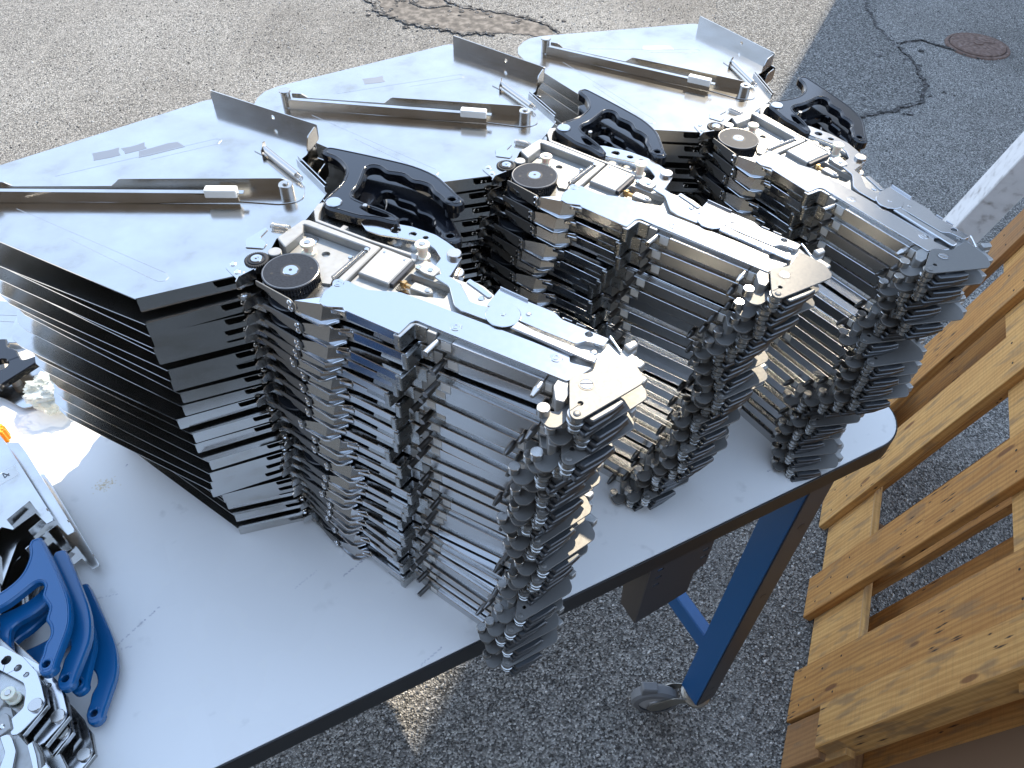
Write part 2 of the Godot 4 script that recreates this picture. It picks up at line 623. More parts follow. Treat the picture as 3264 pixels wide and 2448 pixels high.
# ------------------------------------------------------------------ setting
func build_setting():
	# ground: one sheet of worn asphalt
	var st := begin()
	var e := 60.0
	quad(st, Vector3(-e, 0, -e), Vector3(e, 0, -e), Vector3(e, 0, e), Vector3(-e, 0, e), Vector3.UP, Vector3.UP, Vector3.UP, Vector3.UP, Vector2(-e, -e), Vector2(e, -e), Vector2(e, e), Vector2(-e, e))
	structure("ground", st, M.asphalt)
	# broken patches in the asphalt
	st = begin()
	prism(st, jagged(pv([-1090, -5600, -860, -4900, -640, -4740, -360, -4660, -140, -4680, 200, -4640, 150, -4800, -150, -4990, -480, -5050, -640, -5600]), 28, 30), 0.5, 4)
	structure("dirt_patch", st, M.dirt)
	crack([[-1150, -5600], [-1020, -5150], [-880, -4900], [-640, -4740], [-360, -4650], [-140, -4660]], 60.0, 26.0)
	crack([[-560, -5240], [-430, -5060], [-150, -4975], [60, -4900], [160, -4790], [230, -4640]], 45.0, 30.0)
	crack([[-820, -5240], [-640, -5010], [-430, -5060]], 30.0, 26.0)
	st = begin()
	prism(st, jagged(pv([2390, -5700, 2200, -4930, 2260, -4480, 2230, -4140, 2150, -3980, 1970, -3870, 1830, -3810, 1300, -3560, 1000, -4000, 1350, -5700]), 26, 24), 0.5, 6)
	structure("asphalt_patch", st, M.patch)
	crack([[2400, -5700], [2230, -5250], [2205, -4930], [2270, -4480], [2240, -4140], [2155, -3975], [1975, -3862], [1830, -3800], [1600, -3700]], 34.0, 22.0)
	crack([[2260, -4700], [2420, -4760], [2560, -4640], [2700, -4500]], 26.0, 26.0)
	st = begin()
	for k in 72:
		var cc: Vector2 = [Vector2(-900, -4930), Vector2(-640, -4760), Vector2(-330, -4990), Vector2(60, -4880), Vector2(-760, -5080), Vector2(2180, -4060), Vector2(2240, -4500), Vector2(1930, -3860)][k % 8]
		cc += Vector2(rng.randfn(0, 90), rng.randfn(0, 38))
		var rr := rng.randf_range(6, 20)
		prism(st, jagged(circle(cc.x, cc.y, rr, 6), rr * 0.5, 400.0), 1, 3 + rr * 0.25)
	var cr := obj("asphalt_crumbs", st, M.old_patch, self)
	tag(cr, "dark broken asphalt crumbs scattered along the cracks", "rubble")
	cr.set_meta("kind", "stuff")
	# loose grit lying on the asphalt
	var grit := MultiMesh.new()
	grit.transform_format = MultiMesh.TRANSFORM_3D
	grit.use_colors = true
	var pebble := SphereMesh.new()
	pebble.radius = 0.5
	pebble.height = 1.0
	pebble.radial_segments = 6
	pebble.rings = 3
	grit.mesh = pebble
	var gn := 46000
	grit.instance_count = gn
	for k in gn:
		var zz := -0.2 - 6.2 * pow(rng.randf(), 1.35)
		var xx := rng.randf_range(-1.3, 1.3) + rng.randf_range(-0.62, 0.62) * absf(zz)
		var sz: float = 0.0035 + 0.0065 * pow(rng.randf(), 2.0)
		var gb := Basis.from_euler(Vector3(rng.randf() * TAU, rng.randf() * TAU, rng.randf() * TAU)) * Basis.from_scale(Vector3(sz * rng.randf_range(0.8, 1.5), sz * 0.7, sz))
		grit.set_instance_transform(k, Transform3D(gb, Vector3(xx, sz * 0.12, zz)))
		var gv: float = [0.07, 0.14, 0.24, 0.34, 0.50][rng.randi() % 5] * rng.randf_range(0.8, 1.2)
		grit.set_instance_color(k, Color(gv, gv * 0.975, gv * 0.92))
	var gi := MultiMeshInstance3D.new()
	gi.name = "grit"
	gi.multimesh = grit
	gi.material_override = M.grit
	add_child(gi)
	tag(gi, "loose grey and white grit lying on the asphalt", "grit")
	gi.set_meta("kind", "stuff")
	# building on the right, outside the picture, whose corner shades the yard
	var sd := Vector2(0.4337, -0.9011)      # towards the sun
	var rt := Vector2(0.9011, 0.4337)       # to its right
	var c0 := Vector2(2.015, -5.36) + sd * 1.6 + rt * 0.04
	var b := thing("building", "white rendered building whose corner shades the yard beside the pallets", "building", Transform3D(Basis(), Vector3(c0.x, 0, c0.y)))
	var low := PackedVector2Array()
	for q in [[0, 0], [9, 0], [9, 6], [0, 6]]:
		low.append((rt * q[0] + sd * q[1]) * 1000.0)
	st = begin()
	prism(st, low, 0, 7600, 20)
	obj("wall", st, M.wall_paint, b)
	var high := PackedVector2Array()
	for q in [[0.45, 6], [9, 6], [9, 12], [0.45, 12]]:
		high.append((rt * q[0] + sd * q[1]) * 1000.0)
	st = begin()
	prism(st, high, 0, 19000, 20)
	obj("wall", st, M.wall_paint, b)
	for k in 3:
		for f in 2:
			st = begin()
			var wt := wall_t(rt * (1.6 + 2.6 * k) * 1000.0, rt * 9.0 * 1000.0)
			box(st, 0, 1200, 900 + f * 3300, 2500 + f * 3300, -30, 20, 4, wt)
			var wi := obj("window", st, M.glass, b)
			st = begin()
			box(st, -60, 1260, 860 + f * 3300, 898 + f * 3300, -90, 10, 4, wt)
			obj("sill", st, M.cast, wi)
	# brick house behind the viewer, mirrored in the steel
	var h := thing("house", "brown brick house facing the table from behind the viewer", "building", Transform3D(Basis(Vector3.UP, deg_to_rad(-14)), Vector3(-0.6, 0, 3.4)))
	st = begin()
	box(st, -9000, 9000, 0, 5000, 0, 5800, 20)
	obj("wall", st, M.brick_wall, h)
	st = begin()
	box(st, -9400, 9400, -420, 5400, 5800, 6000, 20)
	obj("eaves", st, M.dark_wood, h)
	for k in 6:
		for f2 in 1:
			st = begin()
			box(st, -7600 + k * 2700, -6400 + k * 2700, -12, 60, 1000 + f2 * 3300, 2600 + f2 * 3300, 4)
			var wi2 := obj("window", st, M.glass, h)
			st = begin()
			box(st, -7680 + k * 2700, -6320 + k * 2700, -80, 40, 930 + f2 * 3300, 996 + f2 * 3300, 4)
			obj("sill", st, M.cast, wi2)
	# rusty valve cover in the asphalt
	var v := thing("valve_cover", "round rusty iron valve cover set in the shaded asphalt", "cover", Transform3D(Basis(), Vector3(2.74, 0, -4.70)))
	st = begin()
	lathe(st, 0, 0, [[0, 18], [150, 18], [158, 14], [160, 4], [160, 0]], 40)
	obj("lid", st, M.rust, v)
	st = begin()
	lathe(st, 0, 0, [[164, 0], [164, 9], [172, 12], [182, 9], [186, 0]], 40)
	obj("ring", st, M.rust, v)
	st = begin()
	prism(st, rounded(pv([-28, -16, 20, -22, 32, 6, 8, 20, -22, 14]), 8), 18, 25, 2)
	obj("knob", st, M.rust, v)
	st = begin()
	box(st, 20, 110, -50, -12, 18, 22, 1.5)
	obj("cast_bar", st, M.rust, v)

func crack(pts: Array, width: float, step_: float):
	var l := PackedVector2Array()
	var r := PackedVector2Array()
	for i in range(pts.size() - 1):
		var a := Vector2(pts[i][0], pts[i][1])
		var b := Vector2(pts[i + 1][0], pts[i + 1][1])
		var n: int = maxi(1, int(a.distance_to(b) / step_))
		var q := (b - a).normalized().orthogonal()
		for k in n:
			var c := a.lerp(b, float(k) / n) + q * rng.randf_range(-0.4, 0.4) * width
			var w: float = width * rng.randf_range(0.08, 0.6) + 4.0
			l.append(c + q * w * 0.5)
			r.append(c - q * w * 0.5)
	r.reverse()
	l.append_array(r)
	var st := begin()
	prism(st, l, 1.0, 9.0)
	var o := obj("broken_edge", st, M.old_patch, self)
	o.name = numbered("broken_edge")
	o.set_meta("kind", "structure")

func jagged(p: PackedVector2Array, amp: float, step_: float) -> PackedVector2Array:
	var o := PackedVector2Array()
	for i in p.size():
		var a := p[i]
		var b := p[(i + 1) % p.size()]
		var n: int = clampi(int(a.distance_to(b) / step_), 1, 40)
		for k in n:
			var q := a.lerp(b, float(k) / n)
			o.append(q + Vector2(rng.randf_range(-amp, amp), rng.randf_range(-amp, amp)) * (0.35 if k == 0 else 0.5))
	return o

# ------------------------------------------------------------------ table
const TY := 1.0445
func table_t() -> Transform3D:
	# local x along the front edge, local z out of the table towards the viewer
	return Transform3D(Basis(Vector3(0.87663, 0, -0.48117), Vector3.UP, Vector3(0.48117, 0, 0.87663)), Vector3(-0.3069, 0, -0.2551))

func build_table():
	var t := thing("work_table", "white topped work table with black edge and blue legs on casters", "table", table_t())
	var ty := TY * 1000.0
	var out := PackedVector2Array()
	for k in [[998.0, -70.0, 70.0, 90], [-930.0, -70.0, 70.0, 180], [-930.0, -940.0, 70.0, 270], [998.0, -940.0, 70.0, 360]]:
		for j in 13:
			var a := deg_to_rad(k[3] - 90.0 + 90.0 * j / 12.0)
			out.append(Vector2(k[0] + k[2] * cos(a), k[1] + k[2] * sin(a)))
	var st := begin()
	prism(st, Geometry2D.offset_polygon(out, -2.6)[0], ty - 36, ty)
	obj("table_top", st, M.laminate, t)
	st = begin()
	var ring := with_hole(out.duplicate(), Geometry2D.offset_polygon(out, -2.4)[0])
	prism(st, ring, ty - 38, ty - 0.6, 0.5)
	obj("edge_band", st, M.edge_band, t)
	# legs: blue profile with a grey front strip
	for lx in [874.0, -900.0]:
		for side in [0, 1]:
			var y0: float = -6.0 if side == 0 else -960.0
			st = begin()
			box(st, lx, lx + 54, y0 - 58, y0 - 3, 118, ty - 38, 3)
			var leg := obj("leg", st, M.leg_blue, t)
			st = begin()
			box(st, lx + 3, lx + 51, y0 - 3, y0, 119, ty - 39, 0.8)
			obj("front_strip", st, M.leg_grey, leg)
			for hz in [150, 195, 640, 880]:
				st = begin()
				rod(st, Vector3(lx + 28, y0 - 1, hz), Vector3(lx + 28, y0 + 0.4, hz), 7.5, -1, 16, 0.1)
				obj("hole_shade", st, M.dark_steel, leg)  # dark disc paints the shade inside an open hole of the strip
			caster(t, lx + 12, y0 - 30)
	# cross bar between the legs of one end, and foot rail
	st = begin()
	box(st, 886, 914, -905, -66, 300, 360, 3)
	obj("cross_bar", st, M.leg_blue, t)
	# support rail and perforated bracket under the top
	st = begin()
	box(st, -900, 870, -75, -45, ty - 78, ty - 38, 1)
	obj("support_rail", st, M.bracket_grey, t)
	st = begin()
	var sh := pv([0, 0, 112, 0, 112, -96, 94, -112, 94, -172, 0, -194])
	for q in [[18, -42], [18, -64], [18, -86], [101, -26], [101, -48], [101, -70]]:
		sh = with_hole(sh, rounded(pv([q[0] - 6, q[1] - 3, q[0] + 6, q[1] - 3, q[0] + 6, q[1] + 3, q[0] - 6, q[1] + 3]), 2, 2))
	prism(st, sh, 0, 2, 0.0, Transform3D(Basis(Vector3(1, 0, 0), Vector3(0, 0, 1), Vector3(0, 1, 0)), Vector3(592, ty - 38.5, -14)))
	var br := obj("bracket", st, M.bracket_grey, t)
	st = begin()
	prism(st, pv([0, 0, 130, 0, 130, -104, 70, -112, 62, -140, 44, -148, 40, -194, 0, -194]), 0, 2, 0.0, Transform3D(Basis(Vector3(0, 0, -1), Vector3(1, 0, 0), Vector3(0, 1, 0)), Vector3(589.8, ty - 38.5, -12)))
	obj("bracket_side", st, M.leg_grey, br)
	st = begin()
	box(st, 490, 589, -140, -40, ty - 130, ty - 127, 0.6)
	obj("bracket_shelf", st, M.leg_grey, br)

func caster(t: Node3D, x: float, y: float):
	var st := begin()
	# the wheel trails behind and to the left of the stem
	var a := Vector3(x + 12 - 78, y - 45, 58)
	var ax := Vector3(-0.5, 0.87, 0).normalized()
	var T := axis_t(a - ax * 14, a + ax * 14)
	lathe(st, 0, 0, [[40, -3], [52, -1], [58, 5], [58, 23], [52, 29], [40, 31]], 32, T)
	var w := obj("wheel", st, M.caster_tyre, t)
	st = begin()
	lathe(st, 0, 0, [[0, -2], [14, -2], [16, 1], [40, 1], [40, 27], [16, 27], [14, 30], [0, 30]], 28, T)
	obj("hub", st, M.caster_hub, w)
	st = begin()
	# fork: two cheeks and a bridge
	var along := Vector2(-ax.y, ax.x)
	for s in [-1.0, 1.0]:
		var c: Vector2 = Vector2(a.x, a.y) + Vector2(ax.x, ax.y) * (18.5 * s)
		var d := Vector2(x + 8, y) - Vector2(a.x, a.y)
		var dir := along if along.dot(d) > 0 else -along
		var wt := wall_t(c, c + dir)
		prism(st, rounded(pv([-20, 36, -10, 66, 36, 112, 96, 112, 96, 96, 52, 84, 16, 34, -4, 26]), 8), -1.5, 1.5, 0.4, wt, true)
	obj("fork", st, M.caster_metal, t)
	st = begin()
	lathe(st, x + 12, y, [[0, 96], [32, 96], [35, 100], [35, 108], [30, 112], [26, 118], [0, 118]], 28)
	obj("stem_plate", st, M.caster_metal, t)
	st = begin()
	var dd := Vector2(a.x, a.y)
	prism(st, rounded(pv([dd.x - 30, dd.y - 30, dd.x + 2, dd.y - 12, dd.x - 8, dd.y + 8, dd.x - 40, dd.y - 10]), 4), 98, 132, 3)
	obj("brake_pedal", st, M.caster_tyre, t)

# ------------------------------------------------------------------ pallets
func build_pallets():
	var S := Vector3(0.3641, 0, -0.93136)
	var U := Vector3(0.2360, 0.96736, 0.09226).normalized()
	var N := Vector3(-0.90096, 0.2534, -0.35221).normalized()
	var Q := Vector3(0.805, 0.012, -0.956)
	var PT := Transform3D(Basis(U, N, S), Q)
	# board: length along U, depth along N, width along S, all in mm
	var board := func(n: String, parent: Node, u0: float, u1: float, e0: float, e1: float, s0: float, s1: float, m: Material, bev := 1.6, shift := 0.0) -> MeshInstance3D:
		var st := begin()
		uv_off = Vector2(rng.randf_range(0, 3), rng.randf_range(0, 2))
		var poly := pv([u0, s0, u1, s0, u1, s1, u0, s1])
		var bent := PackedVector2Array()
		for i in 4:
			var p := poly[i]
			var q := poly[(i + 1) % 4]
			var k: int = 10 if absf(q.x - p.x) > 300 else 2
			for j in k:
				bent.append(p.lerp(q, float(j) / k) + Vector2(rng.randf_range(-0.6, 0.6), rng.randf_range(-0.9, 0.9)))
		prism(st, bent, e0, e1, bev, Transform3D.IDENTITY, true)
		uv_off = Vector2.ZERO
		return obj(n, st, m, parent)
	var p := thing("pallet", "upright wooden pallet with wide gaps standing beside the table corner", "pallet", PT)
	for b in [[-285, -148, 0, 0], [14, 142, 0, 1], [325, 474, 1, 0], [602, 736, 0, 2], [822, 936, 2, 1]]:
		board.call("deck_board", p, rng.randf_range(-6, 6), 1205, -22, 0, b[0], b[1], M["wood%d" % b[2]])
	board.call("deck_board", p, 0, 158, -24, -4, -405, -292, M.wood2)
	for u in [[14, 236], [716, 866], [1055, 1200]]:
		board.call("stringer_board", p, u[0], u[1], -44.5, -22.5, -405, 936, M.wood1)
	for u in [[40, 140], [740, 840], [1080, 1180]]:
		for s in [[-400, -290], [150, 320], [815, 930]]:
			board.call("block", p, u[0], u[1], -122, -45, s[0], s[1], M.wood2)
	for b in [[-400, -290], [-80, 40], [128, 222], [232, 330], [505, 610], [690, 800], [820, 926]]:
		board.call("bottom_board", p, 2, 1202, -144.5, -122.5, b[0], b[1], M.wood0)
	for b in [[-285, -148], [14, 142], [325, 474], [602, 736], [822, 936]]:
		for u in [60, 125, 200, 760, 820, 1100, 1160]:
			for q in [0.28, 0.72]:
				var st := begin()
				var c := Vector2(u + rng.randf_range(-14, 14), lerpf(b[0], b[1], q + rng.randf_range(-0.12, 0.12)))
				lathe(st, c.x, c.y, [[0, 0.5], [2.8, 0.4], [3.4, -0.4]], 9)
				obj("nail", st, M.nail, p)
	# squared timber resting on the pallet's corner
	var tb := thing("timber", "yellow squared pine timber lying on the corner of the pallet", "timber", PT)
	board.call("beam", tb, 162, 1290, -58, 8, -390, -288, M.wood1, 2.5)
	# plywood sheet
	var ply := thing("plywood_sheet", "dark brown plywood sheet behind the pine timber", "plywood", PT)
	board.call("sheet", ply, 6, 1150, -100, -88, -720, -410, M.plywood, 0.8)
	board.call("edge_batten", ply, 6, 1150, -88, -72, -720, -690, M.wood2, 0.8)
	# white painted timber
	var wt := thing("painted_timber", "white painted square timber standing behind the pallets", "timber", PT)
	board.call("beam", wt, 0, 1420, -88, 0, 1207, 1345, M.white_paint, 3.0)

# ------------------------------------------------------------------ feeders
const FAN1 := [[0.0, 0.0, 0.0], [5.1, 3.6, -1.5], [2.4, 3.9, 1.3], [-9.1, -0.7, 0.2], [-20.9, -6.2, 1.8], [-16.8, -9.8, 0.1], [-23.4, -10.9, 0.9], [-21.6, -12.9, 1.9], [-27.7, -13.5, 0.8], [-39.5, -9.0, -0.2], [-27.2, -11.5, 0.4], [-32.4, -12.0, 0.2], [-18.0, -10.6, 0.2], [-21.9, -7.3, 0.6], [-29.7, -8.7, -0.4], [-36.9, -8.6, 0.1], [-27.9, -11.3, 4.3], [-31.5, -13.3, 6.7], [-40.4, -16.4, 7.7], [-32.2, -15.4, 7.5], [-28.0, -9.9, 7.9]]
const FAN2 := [[0.0, 0.0, 0], [-6.4, 0.3, -0.7], [-5.2, -3.6, -0.3], [-17.3, 1.5, -0.5], [-24.0, -3.8, -0.0], [-37.8, -13.5, 0.3], [-35.6, -8.4, -0.9], [-31.0, -10.1, -1.8], [-24.1, -12.9, -0.2], [-27.5, -22.3, -0.8], [-39.7, -28.4, -1.1], [-42.6, -25.9, 0.6], [-38.8, -22.4, 0.3], [-43.3, -12.1, 1.0], [-39.6, -9.8, 0.6], [-48.5, -10.4, 0.7], [-67.3, 1.4, -0.5], [-67.0, -7.3, 0.1], [-70.3, 2.2, 1.0], [-90.6, 3.8, 0.7]]
const FAN3 := [[0.0, 0.0, 0], [1.4, -5.1, 0.6], [-14.5, -14.0, 0.8], [-12.4, -11.9, -0.6], [-1.8, -22.4, 0.3], [-26.7, -24.0, 0.4], [-30.2, -0.7, -0.3], [-10.8, 6.7, -1.4], [-8.9, -1.6, 0.1], [-11.0, -4.0, 0.0], [-5.6, -8.8, 0.6], [-23.1, -14.5, 1.3], [-40.1, -15.6, 1.4], [-66.6, -17.3, 1.9], [-42.4, -8.2, 0.9], [-53.1, -6.3, 1.3], [-53.6, -2.1, 0.6], [-46.0, -1.4, 1.5], [-35.7, -2.2, 1.9]]
const ORD := ["topmost", "second", "third", "fourth", "fifth", "sixth", "seventh", "eighth", "ninth", "tenth", "eleventh", "twelfth", "thirteenth", "fourteenth", "fifteenth", "sixteenth", "seventeenth", "eighteenth", "nineteenth", "twentieth", "lowest"]

func ordinal(i: int, n: int) -> String:
	if i == n - 1:
		return "lowest"
	if i == 0:
		return "topmost"
	return ORD[i] + " from top"

func build_feeders():
	var top_proto := make_feeder(true, "black_plastic", false)
	var low_proto := make_feeder(false, "black_plastic", false)
	var blue_top := make_feeder(true, "blue_plastic", true)
	var blue_low := make_feeder(false, "blue_plastic", true)
	var stacks := [
		[Vector3(-0.2075, 1.5003, -0.5539), -0.4625, FAN1, "stack beside blue handles", "feeders stacked beside the blue handles", 0.0],
		[Vector3(0.0179, 1.4743, -0.7682), -0.5973, FAN2, "middle tall stack", "feeders of the middle tall stack", 22.0],
		[Vector3(0.2826, 1.4467, -0.9145), -0.9318, FAN3, "stack at rounded table corner", "feeders stacked at the rounded table corner", 20.0],
	]
	for s in stacks:
		var fan: Array = s[2]
		var n := fan.size()
		var bottom := 1.0633
		for i in n:
			var src: Node3D = top_proto if i == 0 else low_proto
			var o: Node3D = src.duplicate()
			o.name = numbered("tape_feeder")
			add_child(o)
			var base := Transform3D(Basis(Vector3.UP, s[1]), s[0])
			base.origin.y = lerpf(s[0].y, bottom, float(i) / (n - 1))
			var f: Array = fan[i]
			o.transform = base * Transform3D(Basis(Vector3.UP, deg_to_rad(-f[2])), Vector3(f[0], 0, f[1]) * MM)
			var ha: float = s[5] if i == 0 else 27.0 + rng.randf_range(-1.5, 4)
			if i > 1 and s[5] == 0.0:
				ha += 5.0
			if i == 1 and s[5] == 0.0:
				ha = 15.0
			turn_handle(o, ha)
			if i > 0:
				o.rotate_object_local(Vector3.RIGHT, deg_to_rad(rng.randf_range(-0.22, 0.22)))
				o.rotate_object_local(Vector3.BACK, deg_to_rad(rng.randf_range(-0.16, 0.16)))
			else:
				var keep: Array = {0.0: [0, 1, 2], 22.0: [1], 20.0: [0]}[s[5]]
				var k := 0
				for ch in o.get_children():
					if String(ch.name).begins_with("sticker_remains"):
						if not keep.has(k):
							ch.free()
						k += 1
			tag(o, "silver tape feeder with black handle, %s in the %s" % [ordinal(i, n), s[3]], "feeder", s[4])
	# low stack with blue handles
	var bt := [[0, 0, 0, 22.0], [14, -8, 0.6, 24.0], [22, 4, -1.2, 17.0], [44, -2, 1.5, 22.0]]
	for i in 4:
		var o: Node3D = (blue_top if i == 0 else blue_low).duplicate()
		o.name = numbered("tape_feeder")
		add_child(o)
		var base := Transform3D(Basis(Vector3.UP, -0.62024), Vector3(-0.6377, 1.0633 + (3 - i) * 0.0212, -0.2814))
		o.transform = base * Transform3D(Basis(Vector3.UP, deg_to_rad(-bt[i][2])), Vector3(bt[i][0], 0, bt[i][1]) * MM)
		turn_handle(o, bt[i][3])
		tag(o, "silver tape feeder with blue handle, %s in the low stack" % ordinal(i, 4), "feeder", "feeders with blue handles")
	for pr in [top_proto, low_proto, blue_top, blue_low]:
		pr.free()

func turn_handle(o: Node3D, deg: float):
	var h: Node3D = o.get_node("handle")
	h.rotation.y = -deg_to_rad(deg)

func scr(parent: Node, n: String, cx: float, cy: float, z: float, r: float, m := "steel"):
	var st := begin()
	lathe(st, cx, cy, [[0, z + r * 0.42], [r * 0.55, z + r * 0.40], [r * 0.88, z + r * 0.22], [r, z]], 18)
	var o := obj(n, st, M[m], parent)
	return o

func rivet(parent: Node, n: String, cx: float, cy: float, z: float, r: float, m := "cover"):
	var st := begin()
	lathe(st, cx, cy, [[0, z + 0.5], [r * 0.28, z + 0.5], [r * 0.34, z + 0.9], [r * 0.55, z + 0.9], [r * 0.60, z + 0.6], [r * 0.92, z + 0.5], [r, z]], 22)
	return obj(n, st, M[m], parent)

func spool(parent: Node, cx: float, cy: float, z0: float, z1: float, r: float):
	var st := begin()
	lathe(st, cx, cy, [[r, z0], [r, z0 + 2.2], [r * 0.66, z0 + 3.2], [r * 0.66, z1 - 3.2], [r, z1 - 2.4], [r, z1 - 0.5], [r * 0.94, z1], [0, z1]], 24)
	var o := obj("roller", st, M.nylon, parent)
	st = begin()
	lathe(st, cx, cy, [[0, z1 + 1.0], [r * 0.40, z1 + 1.0], [r * 0.46, z1 + 0.5], [r * 0.46, z1 - 0.2]], 18)
	obj("axle", st, M.steel, o)

func make_feeder(top: bool, hm: String, blue: bool) -> Node3D:
	var F := Node3D.new()
	F.name = "tape_feeder"
	var st: SurfaceTool
	# --- reel plate of sheet steel
	var plate: PackedVector2Array
	if blue:
		plate = pv([-93, 98, -264, 100, -335, 100, -355, 96, -372, 84, -384, 66, -389, 50, -387, 30, -350, -62, -300, -214, -290, -240, -262, -262, -234, -259, -73, -231, -75, -222, -100, -222, -100, -192, -114, -186, -112, -176, -60, -122, -42, -96, -37, -70, -42, -31, -30, 0, -28, 18])
	else:
		plate = pv([-93, 98, -264, 100, -335, 100, -355, 96, -372, 84, -384, 66, -389, 50, -387, 30, -350, -62, -294, -203, -289, -210, -282, -212, -276, -208, -276, -201, -122, -201, -112, -166, -111, -150, -47, -117, -42, -96, -37, -70, -42, -31, -30, 0, -28, 18])
	st = begin()
	prism(st, plate, -3.2, -2.0)
	obj("reel_plate", st, M.sheet, F)
	# angled flange hanging from the plate's near corner
	st = begin()
	wall(st, Vector2(-93, 98), Vector2(-43, 34), rounded(pv([0.5, -3.4, 0, -18.4, 100, -18.4, 100, -12, 68.5, -12, 66.5, -10, 66, -3.4]), 1.6, 2), -1.2)
	obj("flange", st, M.sheet, F)
	# upright flange on the far edge
	st = begin()
	if blue:
		wall(st, Vector2(-234, -259), Vector2(-73, -231), pv([0, -2, 165, -2, 165, 3, 150, 3, 148, 6, 0, 6]), 1.2)
	else:
		wall(st, Vector2(-277, -202), Vector2(-122, -202), with_hole(rounded(pv([0, -2, 155, -2, 155, 15, 0, 16.5]), 1.2, 2), circle(92, 7, 2.6, 12)), 1.2)
	obj("flange", st, M.sheet, F)
	st = begin()
	if blue:
		wall(st, Vector2(-104, -194), Vector2(-108, -226), rounded(pv([0, -2, 32, -2, 32, 15, 0, 15]), 1.5, 2), 1.2)
	else:
		wall(st, Vector2(-121, -199), Vector2(-113, -170), rounded(pv([0, -2, 29, -2, 29, 3, 22, 14, 2, 15, 0, 12]), 2, 2), 1.2)
	obj("end_tab", st, M.sheet, F)
	st = begin()
	wall(st, Vector2(-110, -149), Vector2(-50, -120), pv([0, -2, 66, -2, 66, 3, 0, 3]), 1.2)
	wall(st, Vector2(-113, -155), Vector2(-52, -125.5), pv([0, -2, 66, -2, 66, 3, 0, 3]), 1.2)
	obj("guide_lip", st, M.sheet, F)
	# small bracket with two screws at the flange's end
	st = begin()
	prism(st, rounded(pv([-54, 27, -57, 16, -46, 14, -34, 23, -30, 36]), 2.5), -2, -0.8)
	wall(st, Vector2(-32, 38), Vector2(-26, 18), pv([0, -8, 20, -8, 20, 3, 4, 3, 0, -1]), 1.2)
	var sb := obj("screw_bracket", st, M.sheet, F)
	scr(sb, "screw", -50, 20, -0.8, 3.4, "chrome")
	scr(sb, "screw", -39, 27, -0.8, 3.4, "chrome")
	if not top:
		st = begin()
		box(st, -40, -18, 6, 26, -16, -8, 1)
		obj("screw_block", st, M.machined, F)
	# --- housing: cast body
	st = begin()
	var slab := pv([-42, -100, -30, -106, 60, -112, 100, -110, 123, -100, 131, -68, 147, -66, 149, -73, 166, -70, 182, -62, 296, -57, 312, -48, 312, -20, 300, -8, 290, 3, 140, 3, 132, 18, 78, 18, 60, 20, 46, 22, 30, 28, -5, 26, -20, 20, -30, 0, -41, -31, -38, -68])
	prism(st, slab, -18.3, -12, 0.6)
	obj("housing", st, M.machined, F)
	# near wall with its rail
	st = begin()
	prism(st, pv([141, -2, 288, -2, 288, 5, 141, 5]), -12, -1.6, 0.4)
	obj("side_wall", st, M.machined, F)
	st = begin()
	prism(st, pv([178.4, 3.2, 266, 3.2, 266, 10, 178.4, 10]), -18.3, -4.6, 0.5)
	obj("rail", st, M.rail, F)
	st = begin()
	prism(st, pv([163, 3.2, 178, 3.2, 178, 9.3, 163, 9.3]), -18.3, -5.4, 0.5)
	obj("end_pad", st, M.machined, F)
	st = begin()
	prism(st, pv([266.4, 3.2, 286, 3.2, 286, 9.3, 266.4, 9.3]), -18.3, -5.4, 0.5)
	obj("end_pad", st, M.machined, F)
	st = begin()
	prism(st, rounded(pv([130.5, 27, 137.5, 27, 139.5, 7, 152, 7, 152, 1, 130.5, 1]), 1.8), -18.2, -1.6, 0.6)
	obj("corner_block", st, M.machined, F)
	st = begin()
	box(st, 153, 162, 3.2, 8.5, -17.8, -2.4, 0.5)
	obj("pad", st, M.cast, F)
	st = begin()
	box(st, 167.5, 177.4, 9.35, 9.6, -15.6, -6.4)
	obj("sticker", st, M.sticker, F)
	st = begin()
	box(st, 267, 273, 9.35, 9.6, -15.6, -6.4)
	obj("sticker", st, M.sticker, F)
	# locating pins; lower feeders get a darker copy of the steel as painted shade
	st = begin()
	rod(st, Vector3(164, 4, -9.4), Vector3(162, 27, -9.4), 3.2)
	obj("pin", st, M.steel if top else M.rim_and_shaded_pin_steel, F)
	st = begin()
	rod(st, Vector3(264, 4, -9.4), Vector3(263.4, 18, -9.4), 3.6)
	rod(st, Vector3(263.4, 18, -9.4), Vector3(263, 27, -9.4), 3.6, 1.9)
	obj("pin", st, M.steel if top else M.rim_and_shaded_pin_steel, F)
	# --- cover
	st = begin()
	var cover := rounded(pv([52, 25, 47, 12, 49, -9, 58, -11.5, 66, -10, 80, -10, 107, -21.5, 143, -22, 217, -22, 274, -22, 277, -15, 296, -18, 288, 0, 284, 6, 150, 4, 140, 3.5, 136, 7, 135, 25, 78, 23, 75, 20.5, 61, 27]), 2.2, 3)
	prism(st, cover, -1.4, 0, 0.4)
	obj("cover", st, M.cover, F)
	st = begin()
	wall(st, Vector2(78.5, 21.6), Vector2(134.5, 23.6), pv([0, -10.2, 55.6, -10.2, 55.6, -0.5, 0, -0.5]), 1.4, 0.3)
	obj("cover_wall", st, M.cover, F)
	st = begin()
	prism(st, pv([84, 12, 130, 12, 130, 18.2, 84, 18.2]), -12, -1.6)
	obj("inner_body", st, M.machined, F)
	st = begin()
	wall(st, Vector2(106, 21.6), Vector2(131, 22.6), rounded(pv([0, -17.6, 25, -17.6, 25, -11, 2, -11]), 1.2, 2), 1.6, 0.2)
	obj("side_tab", st, M.machined, F)
	st = begin()
	prism(st, rounded(pv([65, 26.5, 66.5, 22.5, 78, 20, 79, 24]), 0.8, 2), -6, -1.7, 0.6)
	obj("tab", st, M.cover, F)
	# --- milled guide below the gear
	st = begin()
